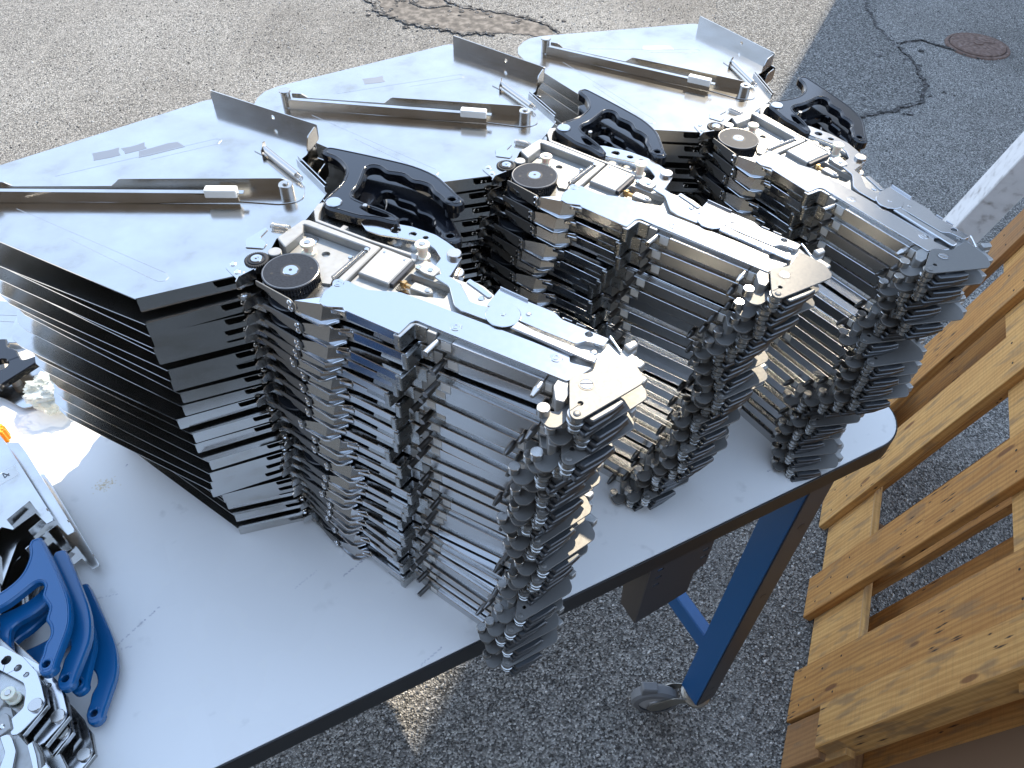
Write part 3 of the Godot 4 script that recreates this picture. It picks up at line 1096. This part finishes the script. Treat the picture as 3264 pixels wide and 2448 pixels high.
	slant(st, [Vector3(30, 32, -2.2), Vector3(46, 18, -2.2), Vector3(66, 18, -2.2), Vector3(55, 24, -2.2)], [Vector3(28, 31.5, -15.4), Vector3(46, 18, -15.4), Vector3(69, 20, -15.4), Vector3(56, 31.5, -15.4)])
	obj("guide", st, M.brushed, F)
	st = begin()
	prism(st, rounded(pv([22, 29, 28, 33, 44, 34.5, 57, 36, 63, 33, 70, 22, 60, 18, 40, 18]), 1.5), -18.2, -15.5, 0.5)
	obj("guide_lip_plate", st, M.brushed, F)
	# riveted strip
	st = begin()
	wall(st, Vector2(-17, 27.5), Vector2(31, 33.5), rounded(pv([0, -6.5, 17, -7.5, 20, -12, 30, -14.5, 44, -15.5, 48, -12, 48, -3, 44, -0.6, 0, -0.6]), 1.5, 2), 1.4, 0.3)
	var bs := obj("strip", st, M.zinc, F)
	for z in [-4.4, -11.2]:
		var nn := Vector2(-6, 48).normalized()
		var c := Vector2(-17, 27.5) + Vector2(48, 6).normalized() * 43.5 + nn * 1.4
		st = begin()
		var T := axis_t(Vector3(c.x, c.y, z), Vector3(c.x + nn.x, c.y + nn.y, z))
		lathe(st, 0, 0, [[3.1, 0], [3.0, 1.2], [1.8, 2.1], [0, 2.3]], 16, T)
		obj("screw", st, M.chrome, bs)
	# --- gear wheel and small knurled wheel
	st = begin()
	prism(st, circle(2, 2, 26.3, 56), -2.6, -0.2, 0.5)
	var g := obj("gear", st, M.gear, F)
	st = begin()
	lathe(st, 2, 2, [[24.6, -0.22], [25.4, -0.12], [26.2, -0.5]], 56)
	obj("worn_rim", st, M.rim_and_shaded_pin_steel, g)
	st = begin()
	prism(st, gear_poly(2, 2, 25.6, 56, 1.6), -11.5, -7.2)
	prism(st, gear_poly(2, 2, 25.2, 56, 1.6), -6.8, -2.7)
	obj("teeth", st, M.gear, g)
	st = begin()
	lathe(st, 2, 2, [[0, 0.1], [1.2, 0.1], [1.6, 0.5], [6.6, 0.5], [7.2, -0.1]], 28)
	obj("hub", st, M.cover, g)
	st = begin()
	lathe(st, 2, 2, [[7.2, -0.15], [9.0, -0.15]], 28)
	obj("ring", st, M.rubber, g)  # flat black ring paints the shade of the recess round the hub
	# --- front: triangle plate
	st = begin()
	var tri := rounded(pv([298, -41, 303, -41, 327, -36, 337, -27, 339, -20, 334, -9, 311, 39, 306, 41.5, 301, 38, 285.5, 5, 287, -2, 296, -9, 299, -16]), 3.0, 3)
	tri = with_hole(tri, circle(304, 24, 2.2, 14))
	prism(st, tri, 0.9, 2.4, 0.35)
	obj("front_plate", st, M.zinc, F)
	st = begin()
	prism(st, with_hole(circle(300, 3.5, 6.6, 28), circle(300, 3.5, 5.6, 24)), 1.5, 2.7)
	var fs := obj("slotted_screw", st, M.zinc, F)
	st = begin()
	for s in [-1.0, 1.0]:
		var seg := PackedVector2Array()
		for k in 13:
			var a := deg_to_rad(-30) + (0.13 + (PI - 0.26) * k / 12.0) * 1.0 + (PI if s < 0 else 0.0)
			seg.append(Vector2(300 + 5.2 * cos(a), 3.5 + 5.2 * sin(a)))
		prism(st, seg, 1.5, 2.9, 0.2)
	obj("screw_head", st, M.cover, fs)
	scr(F, "rivet", 306, 35, 2.4, 3.2, "zinc")
	st = begin()
	lathe(st, 305, 33, [[5, 0.6], [7.4, 0.4], [7.4, -4], [6, -4.6], [6, -6.4], [7.6, -7], [7.6, -10], [5.6, -10.6], [5.6, -13.4], [6.8, -14], [6.8, -17.4], [0, -17.4]], 22)
	obj("front_roller", st, M.steel, F)
	st = begin()
	prism(st, rounded(pv([272, 36, 276, 31, 283, 33, 289, 30, 291, 18, 297, 20, 298, 38, 295, 46, 289, 49, 283, 47]), 2.5), -11.5, -9.6, 0.4)
	obj("hook_arm", st, M.zinc, F)
	st = begin()
	lathe(st, 279, 38, [[5.6, -9.6], [5.6, -2.6], [5.1, -2.0], [0, -2.0]], 26)
	obj("knob", st, M.steel, F)
	# stepped block under the plate
	st = begin()
	prism(st, rounded(pv([307, 16, 322, 2, 333, 2, 329, 14, 319, 34, 309, 31]), 2), -6.5, -1.0, 1.0)
	prism(st, rounded(pv([307, 14, 321, -2, 333, -2, 327, 18, 318, 37, 308, 34]), 2), -12, -8.0, 1.0)
	prism(st, rounded(pv([307, 12, 318, -4, 330, -4, 325, 18, 316, 40, 308, 36]), 2), -18, -13.5, 1.0)
	prism(st, pv([310, 8, 318, 0, 326, 0, 318, 24, 310, 24]), -14, 0.8)
	obj("stepped_block", st, M.dark_cast, F)
	st = begin()
	prism(st, rounded(pv([276, 4, 284, 3, 291, 17, 291, 26, 284, 27, 276, 14]), 1.5), -16, -1.5, 0.6)
	obj("front_bracket", st, M.cast, F)
	# claw at the far front corner
	st = begin()
	prism(st, rounded(pv([306, -44, 309, -58, 315, -66, 319, -62, 318, -54, 331, -50, 329, -42, 316, -40]), 1.5), -14, -5, 1.0)
	prism(st, rounded(pv([308, -56, 314, -66, 319, -62, 315, -52]), 1.5), -6, 0.6, 1.2)
	obj("claw", st, M.cast, F)
	# --- lever with holes and its rivet
	st = begin()
	var lp := rounded(pv([11, -94, 30, -106, 60, -113, 87, -113, 104, -108, 123, -101, 128, -94, 132, -66, 127, -61, 112, -69, 111, -84, 98, -94, 87, -98, 61, -92, 39, -86, 24, -86]), 3)
	lp = with_hole(lp, circle(49, -100, 5.0, 16))
	lp = with_hole(lp, circle(67, -103, 3.8, 14))
	lp = with_hole(lp, circle(81, -104.5, 2.8, 12))
	prism(st, lp, -4.6, -3.0, 0.3)
	obj("lever", st, M.cover, F)
	st = begin()
	lathe(st, 120, -93, [[7.2, -3], [7.2, 0.2], [6.6, 0.9], [0, 0.9]], 24)
	obj("lever_rivet", st, M.steel, F)
	# --- handle, turning on its pivot
	var H := Node3D.new()
	H.name = "handle"
	F.add_child(H)
	H.position = Vector3(-26, 0, -102) * MM
	var ho := pv([-98, -180, -95, -187, -76, -191, -35, -197, 5, -201, 36, -197, 57, -187, 75, -177, 85, -172, 87, -165, 83, -159, 75, -158, 67, -160, 60, -164, 50, -168, 41, -175, 30, -176, 20, -174, 7, -179, -4, -177, -13, -175, -24, -179, -32, -177, -34, -170, -28, -156, -22, -140, -20, -128, -14, -120, 1, -118, 20, -118, 37, -116, 46, -112, 48, -105, 42, -102, 26, -100, 10, -94, -12, -92, -25, -91, -35, -96, -40, -108, -41, -125, -44, -141, -52, -156, -63, -165, -77, -171, -90, -172, -97, -175])
	var hp := smooth_poly(ho, 3)
	for i in hp.size():
		hp[i] -= Vector2(-26, -102)
	var body := with_hole(hp.duplicate(), circle(74 + 26, -166 + 102, 4.0, 16))
	body = with_hole(body, rounded(pv([27, -7, 31, -12, 58, -11.5, 62, -8.5, 58, -5, 40, -3]), 2.5))
	st = begin()
	prism(st, body, -9.0, 2.6, 1.7, Transform3D.IDENTITY, true)
	prism(st, with_hole(circle(100, -64, 7.6, 24), circle(100, -64, 4.0, 16)), -16, 3.0, 0.9)
	var hb := obj("grip", st, M[hm], H)
	# raised rim that follows the outline
	if top:
		st = begin()
		var rim_o := inset(hp, 3.2) if area(hp) > 0 else inset(rev(hp), 3.2)
		for i in rim_o.size():
			var a := rim_o[i]
			var b := rim_o[(i + 1) % rim_o.size()]
			if a.distance_to(b) > 0.2:
				rod(st, Vector3(a.x, a.y, 2.6), Vector3(b.x, b.y, 2.6), 0.75, -1, 7, 0.0)
		obj("rim", st, M[hm], H)
	st = begin()
	lathe(st, 0, 0, [[8.2, 2.4], [8.2, 3.6], [7.4, 4.4], [0, 4.5]], 26)
	obj("pivot_cap", st, M.cover, H)
	# ------------------------------------------------ upper side details
	if top:
		upper_details(F, blue)
	else:
		st = begin()
		prism(st, rounded(pv([183, -43, 183, -68, 213, -65, 240, -63, 250, -58, 295, -55, 294, -45, 281, -44, 272, -36, 219, -36]), 2), -12, -1.5, 0.4)
		obj("top_block", st, M.cast, F)
		st = begin()
		prism(st, rounded(pv([-38, -69, 54, -69, 54, -62, 40, -62, -30, -62, -26, -30, -40, -31]), 2), -12, -1.0, 0.6)
		obj("tray_wall", st, M.cast, F)
	return F

func rev(p: PackedVector2Array) -> PackedVector2Array:
	var q := p.duplicate()
	q.reverse()
	return q

# solid between an upper and a lower quad (points x, y, h)
func slant(st: SurfaceTool, up: Array, lo: Array):
	var W := func(v: Vector3) -> Vector3: return Vector3(v.x, v.z, v.y) * MM
	var cen := Vector3.ZERO
	for v in up:
		cen += W.call(v)
	for v in lo:
		cen += W.call(v)
	cen /= 8.0
	var fs := [[up[0], up[1], up[2], up[3]], [lo[0], lo[1], lo[2], lo[3]]]
	for i in 4:
		var j := (i + 1) % 4
		fs.append([up[i], up[j], lo[j], lo[i]])
	for q in fs:
		var a: Vector3 = W.call(q[0])
		var b: Vector3 = W.call(q[1])
		var c: Vector3 = W.call(q[2])
		var d: Vector3 = W.call(q[3])
		var n := (b - a).cross(d - a).normalized()
		if n.dot((a + c) * 0.5 - cen) < 0:
			n = -n
		quad(st, a, b, c, d, n, n, n, n)

func upper_details(F: Node3D, blue: bool):
	var st: SurfaceTool
	# tray walls
	st = begin()
	prism(st, rounded(pv([-41, -31, -25, -23, -25, -50, -33, -61, 47, -61, 47, -10, 51, -5, 55, -8, 54.5, -67.5, -32, -69.5, -38, -66]), 2.2), -12, 0, 0.9)
	obj("tray_wall", st, M.cast, F)
	st = begin()
	var fl := pv([-24, -23, -25, -49, -33, -60.5, 46.5, -60.5, 46.5, -11, 30, -6, 10, -24, -14, -20])
	fl = with_hole(fl, circle(7, -42, 4.2, 18))
	prism(st, fl, -11.9, -9.5)
	obj("tray_floor", st, M.cast, F)
	st = begin()
	prism(st, rounded(pv([-36, -52, -20, -60, -13, -58, -10, -48, -24, -42]), 3), -9.4, -8.4, 0.3)
	obj("shim", st, M.cover, F)
	# outer rim under the handle
	st = begin()
	prism(st, rounded(pv([-40, -86, -43, -97, -39, -103, -32, -104, -36, -95, -32, -85, -26, -75.5, 29, -73.5, 91, -75.5, 93.5, -67, 90, -64, 86, -71.5, 30, -70.6, -27, -71.6]), 1.5), -12, -1.2, 0.6)
	obj("rim_wall", st, M.cast, F)
	st = begin()
	box(st, -4, 2, -86, -76, -12, -6, 1)
	obj("rib", st, M.cast, F)
	# spool rollers
	spool(F, -8, -36, -9.5, 3, 7.2)
	spool(F, 91, -83, -9, 7, 7.2)
	# tension spring and posts
	st = begin()
	coil(st, Vector3(42, -9, -2), Vector3(45.5, -52, 0), 2.7, 0.55, 27)
	obj("spring", st, M.steel, F)
	st = begin()
	rod(st, Vector3(41, -4, -8), Vector3(42, -9, -2), 0.8, 0.8, 8)
	rod(st, Vector3(45.5, -52, 0), Vector3(45.8, -55, 0), 0.8, 0.8, 8)
	obj("spring_hook", st, M.steel, F)
	for q in [[46, -56, 2.4], [36, -43, -2]]:
		st = begin()
		lathe(st, q[0], q[1], [[2.2, -9.5], [2.2, q[2] - 3.2], [1.4, q[2] - 2.8], [1.4, q[2] - 1.6], [2.4, q[2] - 1.0], [2.0, q[2]], [0, q[2] + 0.3]], 16)
		obj("spring_post", st, M.cover, F)
	st = begin()
	coil(st, Vector3(-57, -43, 0), Vector3(-39, -48, 0), 3.0, 0.5, 12)
	obj("short_spring", st, M.steel, F)
	st = begin()
	prism(st, rounded(pv([-66, -15, -58, -5, -42, -12, -44, -20, -56, -24, -58, -38, -62, -40, -64, -26]), 2), -1.9, -0.9, 0.3)
	obj("spring_plate", st, M.cover, F)
	# solenoid block
	st = begin()
	prism(st, pv([57.5, -66.5, 92, -65, 92, -24, 59, -24]), -11.5, 1.6, 1.0)
	var sol := obj("solenoid_block", st, M.cast, F)
	st = begin()
	box(st, 92.1, 96, -62, -26, -11.5, 0.4, 0.6)
	obj("end_plate", st, M.dark_steel, sol)
	scr(sol, "rivet", 63, -61, 1.6, 1.6, "cover")
	scr(sol, "rivet", 86, -60, 1.6, 1.6, "cover")
	# front deck
	st = begin()
	var deck := pv([56, -70, 60, -70.5, 92, -72, 100, -76, 131, -66, 148, -66, 149, -72, 166, -69, 182, -62, 296, -56, 311, -48, 311, -20, 299, -9, 288, -4, 160, -4, 130, -4, 100, -6, 60, -4, 56, -6])
	deck = with_hole(deck, rounded(pv([97, -52, 141, -53, 143, -37, 106, -24, 97, -26]), 2))
	prism(st, deck, -11.9, -4.4, 0.4)
	obj("deck", st, M.cast, F)
	st = begin()
	prism(st, rounded(pv([97.4, -51.6, 140.6, -52.6, 142.6, -37.4, 106, -24.4, 97.4, -26.4]), 2), -11.9, -11.2)
	obj("recess_floor", st, M.machined, F)
	# plunger, nut and clevis
	st = begin()
	rod(st, Vector3(96, -37, -5.4), Vector3(110, -36.4, -5.4), 2.2)
	obj("plunger", st, M.brass, F)
	st = begin()
	prism(st, circle(0, 0, 4.2, 6), 0, 3.4, 0.4, axis_t(Vector3(99, -36.9, -5.4), Vector3(104, -36.7, -5.4)))
	obj("nut", st, M.brass, F)
	st = begin()
	prism(st, rounded(pv([109, -41.5, 127, -41, 132, -36.5, 127, -31.8, 109, -31.6]), 2.2), -9, -1.6, 0.7)
	var cl := obj("clevis", st, M.cast, F)
	scr(cl, "screw", 126, -36.5, -1.6, 3.2)
	st = begin()
	rod(st, Vector3(100, -60, -2), Vector3(104, -59, -2), 3.0)
	obj("stop_screw", st, M.chrome, F)
	# slider
	st = begin()
	prism(st, rounded(pv([102, -57, 103, -70, 108, -71, 122, -66, 121, -54, 110, -54]), 2), -4.4, 0.2, 0.5)
	var sl := obj("slider", st, M.cast, F)
	scr(sl, "rivet", 114, -60.5, 0.2, 3.0, "cover")
	# cranked arm
	st = begin()
	prism(st, rounded(pv([122, -54, 126, -61, 134, -61, 148, -57, 168, -40, 179, -40, 186, -42, 194, -34, 192, -25, 169, -25, 158, -29, 141, -49]), 2.5), -1.2, 1.0, 0.5)
	obj("crank_arm", st, M.cover, F)
	# upper sheet plate with folded edge and round disc
	st = begin()
	var tp := rounded(pv([183, -43, 182.5, -68.5, 213, -65, 240, -63.5, 249, -58.5, 295, -55.5, 294, -45, 283, -44, 278, -43, 272, -36, 240, -37.2, 219, -38.5]), 1.8)
	tp = with_hole(tp, circle(277.5, -52.5, 3.4, 18))
	prism(st, tp, -4.3, 0.8, 0.3)
	obj("top_plate", st, M.cover, F)
	st = begin()
	wall(st, Vector2(183, -67.8), Vector2(213, -64.4), pv([0, 0.8, 30, 0.8, 30, 3.2, 0, 3.2]), -1.0, 0.2)
	for q in [[249.5, -59.2, 260, -58.6], [263, -58.4, 273, -57.9]]:
		wall(st, Vector2(q[0], q[1]), Vector2(q[2], q[3]), pv([0, 0.2, 9, 0.2, 9, 2.2, 0, 2.2]), -0.9, 0.2)
	obj("folded_edge", st, M.cover, F)
	st = begin()
	lathe(st, 202.5, -37.5, [[15.6, 1.0], [15.6, 2.0], [15.1, 2.4], [2.4, 2.4], [2.0, 2.9], [0, 3.0]], 44)
	obj("disc", st, M.cover, F)
	scr(F, "rivet", 221, -50, 0.8, 2.6, "steel")
	scr(F, "rivet", 172, -53, -4.4, 3.4, "cover")
	scr(F, "rivet", 288.5, -39, -4.4, 3.6, "steel")
	# slide bar
	st = begin()
	prism(st, rounded(pv([218, -35.5, 236, -32, 290, -30.5, 296, -29, 296, -21.5, 290, -20.8, 237, -24, 216, -25]), 1.2), -4.3, 3.2, 0.9)
	obj("slide_bar", st, M.rail, F)
	st = begin()
	prism(st, rounded(pv([150, -71, 166, -66, 180, -60, 178, -56, 164, -61, 149, -66]), 1.5), -4.3, -2.8, 0.3)
	obj("side_leaf", st, M.cover, F)
	st = begin()
	rod(st, Vector3(294, -60, -1), Vector3(309, -49, -3), 1.2)
	obj("front_wire", st, M.chrome, F)
	# rivets on the cover
	for q in [[51, -4.5], [173.5, -6], [265, -14]]:
		rivet(F, "cover_rivet", q[0], q[1], 0, 5.4)
	# small knurled wheel, cap, black discs painting the shade in the gear holes
	st = begin()
	prism(st, gear_poly(-36, 4, 11.6, 34, 0.9), -9, -0.4, 0.5)
	var sw := obj("knurled_wheel", st, M.rubber, F)
	st = begin()
	lathe(st, -36, 4, [[8.6, -0.3], [8.6, 0.4], [7.6, 0.5], [6.8, -0.2]], 26)
	obj("ring", st, M.gear, sw)
	st = begin()
	lathe(st, -36, 4, [[0, 2.4], [1.5, 2.2], [2.3, 1.2], [5.2, 0.9], [5.8, -0.3]], 24)
	obj("hub", st, M.cover, sw)
	st = begin()
	lathe(st, -29, -13, [[6.4, -9], [6.4, -0.6], [5.8, 0], [0, 0]], 24)
	obj("cap", st, M.cast, F)
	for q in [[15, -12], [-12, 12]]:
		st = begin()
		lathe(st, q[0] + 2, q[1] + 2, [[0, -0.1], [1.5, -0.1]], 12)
		obj("gear_hole_shade", st, M.rubber, F)
	st = begin()
	lathe(st, 2, 2, [[0, 0.62], [1.6, 0.62]], 12)
	obj("gear_screw", st, M.dark_steel, F)
	# pin that rides in the handle's slot
	st = begin()
	lathe(st, 6, -111, [[2.6, -10], [2.6, 5.0], [2.1, 5.6], [0, 5.7]], 18)
	obj("slot_pin", st, M.steel, F)
	# --- reel plate fittings: embossed lines, reel arm, spring tube
	var lines := [[[-297, 56], [-96, 58.5], [-89, 62], [-88, 67], [-92, 70.5], [-98, 71], [-215, 65.5]], [[-312, -3], [-221, -143], [-216, -145], [-212, -142], [-211, -137], [-251, -76]]]
	for l in lines:
		st = begin()
		for i in range(l.size() - 1):
			rod(st, Vector3(l[i][0], l[i][1], -2.15), Vector3(l[i + 1][0], l[i + 1][1], -2.15), 0.42, -1, 7, 0.0)
		obj("embossed_line", st, M.sheet, F)
	st = begin()
	prism(st, rounded(pv([-334, 64, -340, 50, -232, -12, -98, -98, -84, -122, -68, -108, -62, -98, -64, -88, -76, -77, -112, -62, -228, 6]), 4), -1.9, -0.9, 0.2)
	var arm := obj("reel_arm", st, M.sheet, F)
	st = begin()
	wall(st, Vector2(-330, 61), Vector2(-112, -60), pv([0, -0.9, 249, -0.9, 249, 5, 200, 9.5, 0, 9.5]), 1.2)
	obj("channel_wall", st, M.sheet, arm)
	st = begin()
	wall(st, Vector2(-340, 46), Vector2(-80, -105), rounded(pv([0, -0.9, 300, -0.9, 300, 9, 290, 13, 128, 13, 124, 9.5, 118, 5, 20, 5, 12, 10, 0, 10]), 1.5, 2), 1.2)
	obj("channel_wall", st, M.sheet, arm)
	st = begin()
	prism(st, pv([-330.5, 56, -328, 61, -106, -61.5, -109, -66.5]), 9.6, 10.6, 0.3)
	obj("lip", st, M.sheet, arm)
	st = begin()
	prism(st, rounded(pv([-5, -16, 5, -16, 5, 16, -5, 16]), 1.5), 0, 9, 0.8, Transform3D(Basis(Vector3(0.483, 0, 0.875), Vector3.UP, Vector3(-0.875, 0, 0.483)), Vector3(-127, 6, -53)), true)
	obj("sleeve", st, M.sticker, arm)
	st = begin()
	lathe(st, -78, -93, [[7.4, -0.9], [7.4, 12.4], [6.9, 13], [3.2, 13], [3.2, 14.2], [2.6, 15], [0, 15]], 28)
	obj("roller", st, M.steel, arm)
	st = begin()
	lathe(st, -338, 58, [[5.8, -1.9], [5.8, 17], [7.4, 17.2], [7.4, 18.6], [6.8, 19.2], [0, 19.2]], 26)
	obj("post", st, M.steel, arm)
	# spring tube
	st = begin()
	rod(st, Vector3(-152, -146, 4), Vector3(-88, -122, 4), 3.6, -1, 20)
	var tube := obj("spring_tube", st, M.steel, F)
	st = begin()
	wall(st, Vector2(-158, -155), Vector2(-150, -139), rounded(pv([0, -2, 17, -2, 17, 6, 9, 10, 0, 7]), 1, 2), 1.0)
	prism(st, pv([-166, -144, -158, -155, -149, -141]), -1.9, -0.9)
	obj("tube_bracket", st, M.sheet, tube)
	st = begin()
	coil(st, Vector3(-88, -122, 4), Vector3(-80, -119, 4), 2.2, 0.5, 3)
	obj("tube_spring", st, M.steel, tube)
	# torn sticker remains on the plate
	if not blue:
		for s in [[-258, -96, 0.55, 26, 8], [-300, -60, 0.6, 15, 9], [-283, -84, 0.5, 12, 7]]:
			st = begin()
			var pts := PackedVector2Array()
			var r2 := RandomNumberGenerator.new()
			r2.seed = int(s[0] * -7)
			for q in [[-1, -1], [-0.3, -1], [0.4, -1], [1, -1], [1, 0.1], [1, 1], [0.3, 1], [-0.5, 1], [-1, 0.9], [-1, 0]]:
				var v := Vector2(q[0] * s[3], q[1] * s[4]) * r2.randf_range(0.8, 1.1)
				pts.append(v.rotated(s[2] - PI * 0.5) + Vector2(s[0], s[1]))
			prism(st, pts, -1.98, -1.86)
			obj("sticker_remains", st, M.sticker_grey, F)
	else:
		st = begin()
		prism(st, pv([-172, -242, -190, -246, -194, -218, -176, -214]), -1.98, -1.86)
		var stk := obj("sticker", st, M.sticker, F)
		var tm := TextMesh.new()
		tm.text = "4"
		var fnt := SystemFont.new()
		fnt.font_names = PackedStringArray(["Droid Sans"])
		tm.font = fnt
		tm.font_size = 32
		tm.pixel_size = 0.00045
		tm.depth = 0.0003
		var mi := MeshInstance3D.new()
		mi.name = "numeral"
		mi.mesh = tm
		mi.material_override = M.ink
		stk.add_child(mi)
		mi.transform = Transform3D(Basis(Vector3.UP, deg_to_rad(110)) * Basis(Vector3.RIGHT, deg_to_rad(-90)), Vector3(-184, -1.6, -230) * MM)

# ------------------------------------------------------------------ small things on the table
func build_small_things():
	# crumpled clear bag
	var st := begin()
	var n := FastNoiseLite.new()
	n.seed = 5
	n.frequency = 1.6
	n.fractal_octaves = 3
	var rings := 34
	var segs := 60
	var pt := func(i: int, j: int) -> Vector3:
		var th := PI * i / rings
		var ph := TAU * j / segs
		var d := Vector3(sin(th) * cos(ph), cos(th), sin(th) * sin(ph))
		var r: float = 1.0 + 0.34 * n.get_noise_3dv(d * 1.3) + 0.2 * absf(n.get_noise_3dv(d * 3.1 + Vector3(7, 0, 0)))
		var p := Vector3(d.x * 0.045, d.y * 0.026, d.z * 0.035) * r
		p.y = maxf(p.y + 0.024, 0.0006)
		return p
	for i in rings:
		for j in segs:
			var a: Vector3 = pt.call(i, j)
			var b: Vector3 = pt.call(i, j + 1)
			var c: Vector3 = pt.call(i + 1, j + 1)
			var d: Vector3 = pt.call(i + 1, j)
			var nn := (c - a).cross(d - b)
			if nn.length() < 1e-9:
				nn = Vector3.UP
			nn = nn.normalized()
			if nn.dot((a + c) * 0.5 - Vector3(0, 0.02, 0)) < 0:
				nn = -nn
			quad(st, a, b, c, d, nn, nn, nn, nn)
	var bag := obj("plastic_bag", st, M.film, self)
	tag(bag, "crumpled clear plastic bag on the white table beside the reel plates", "bag")
	bag.position = Vector3(-0.692, TY, -0.775)
	# orange cap
	st = begin()
	prism(st, gear_poly(0, 0, 17, 14, 3.0), 0, 22, 3)
	lathe(st, 0, 0, [[9, 22], [9, 27], [7, 29], [0, 29.5]], 20)
	var cap := obj("screw_cap", st, M.orange, self)
	tag(cap, "small orange ribbed cap on the white table", "cap")
	cap.position = Vector3(-0.757, TY, -0.694)

	# loose black handled part at the table's left end
	var lp := thing("feeder_part", "black handle frame on a polished steel strip lying on the table", "feeder part", Transform3D(Basis(), Vector3(0, TY, 0)))
	st = begin()
	prism(st, rounded(pv([-820, -790, -793, -773, -780, -769, -744, -751, -736, -753, -704, -773, -698, -784, -711, -815, -737, -857, -753, -861, -783, -812]), 6), 6, 8, 0.3)
	obj("strip", st, M.sheet, lp)
	st = begin()
	prism(st, rounded(pv([-790, -785, -750, -760, -712, -782, -740, -840]), 6), 0, 6, 0.3)
	obj("base", st, M.cast, lp)
	scr(lp, "screw", -752, -775, 8, 4.0, "chrome")
	scr(lp, "screw", -739, -768, 8, 3.4, "dark_steel")
	st = begin()
	lathe(st, -731, -834, [[7, 8], [7, 12], [9, 12.5], [9, 14], [8, 15], [0, 15]], 22)
	obj("stud", st, M.cast, lp)
	st = begin()
	var fr := smooth_poly(pv([-860, -800, -822, -778, -782, -772, -775, -780, -736, -842, -744, -850, -754, -840, -769, -831, -777, -837, -787, -849, -796, -855, -806, -858, -814, -871, -822, -876, -860, -860]), 3)
	fr = with_hole(fr, circle(-800, -818, 12, 24))
	prism(st, fr, 20, 32, 1.8, Transform3D.IDENTITY, true)
	obj("handle", st, M.black_plastic, lp)
	st = begin()
	lathe(st, -826, -822, [[9, 6], [9, 20]], 20)
	lathe(st, -775, -800, [[7, 8], [7, 20]], 20)
	obj("spacer", st, M.cast, lp)
	var sp := thing("steel_plate", "pale steel plate with an embossed slot behind the loose black handle", "plate", Transform3D(Basis(), Vector3(0, TY, 0)))
	st = begin()
	prism(st, rounded(pv([-1010, -990, -850, -985, -816, -958, -802, -935, -792, -898, -812, -884, -900, -888, -1010, -900]), 8), 0, 14, 0.8)
	obj("sheet", st, M.sheet, sp)
	st = begin()
	var el := [[-900, -950], [-836, -950], [-828, -944], [-830, -936], [-840, -934], [-900, -936]]
	for i in range(el.size() - 1):
		rod(st, Vector3(el[i][0], el[i][1], 14), Vector3(el[i + 1][0], el[i + 1][1], 14), 0.5, -1, 7, 0.0)
	obj("embossed_line", st, M.sheet, sp)
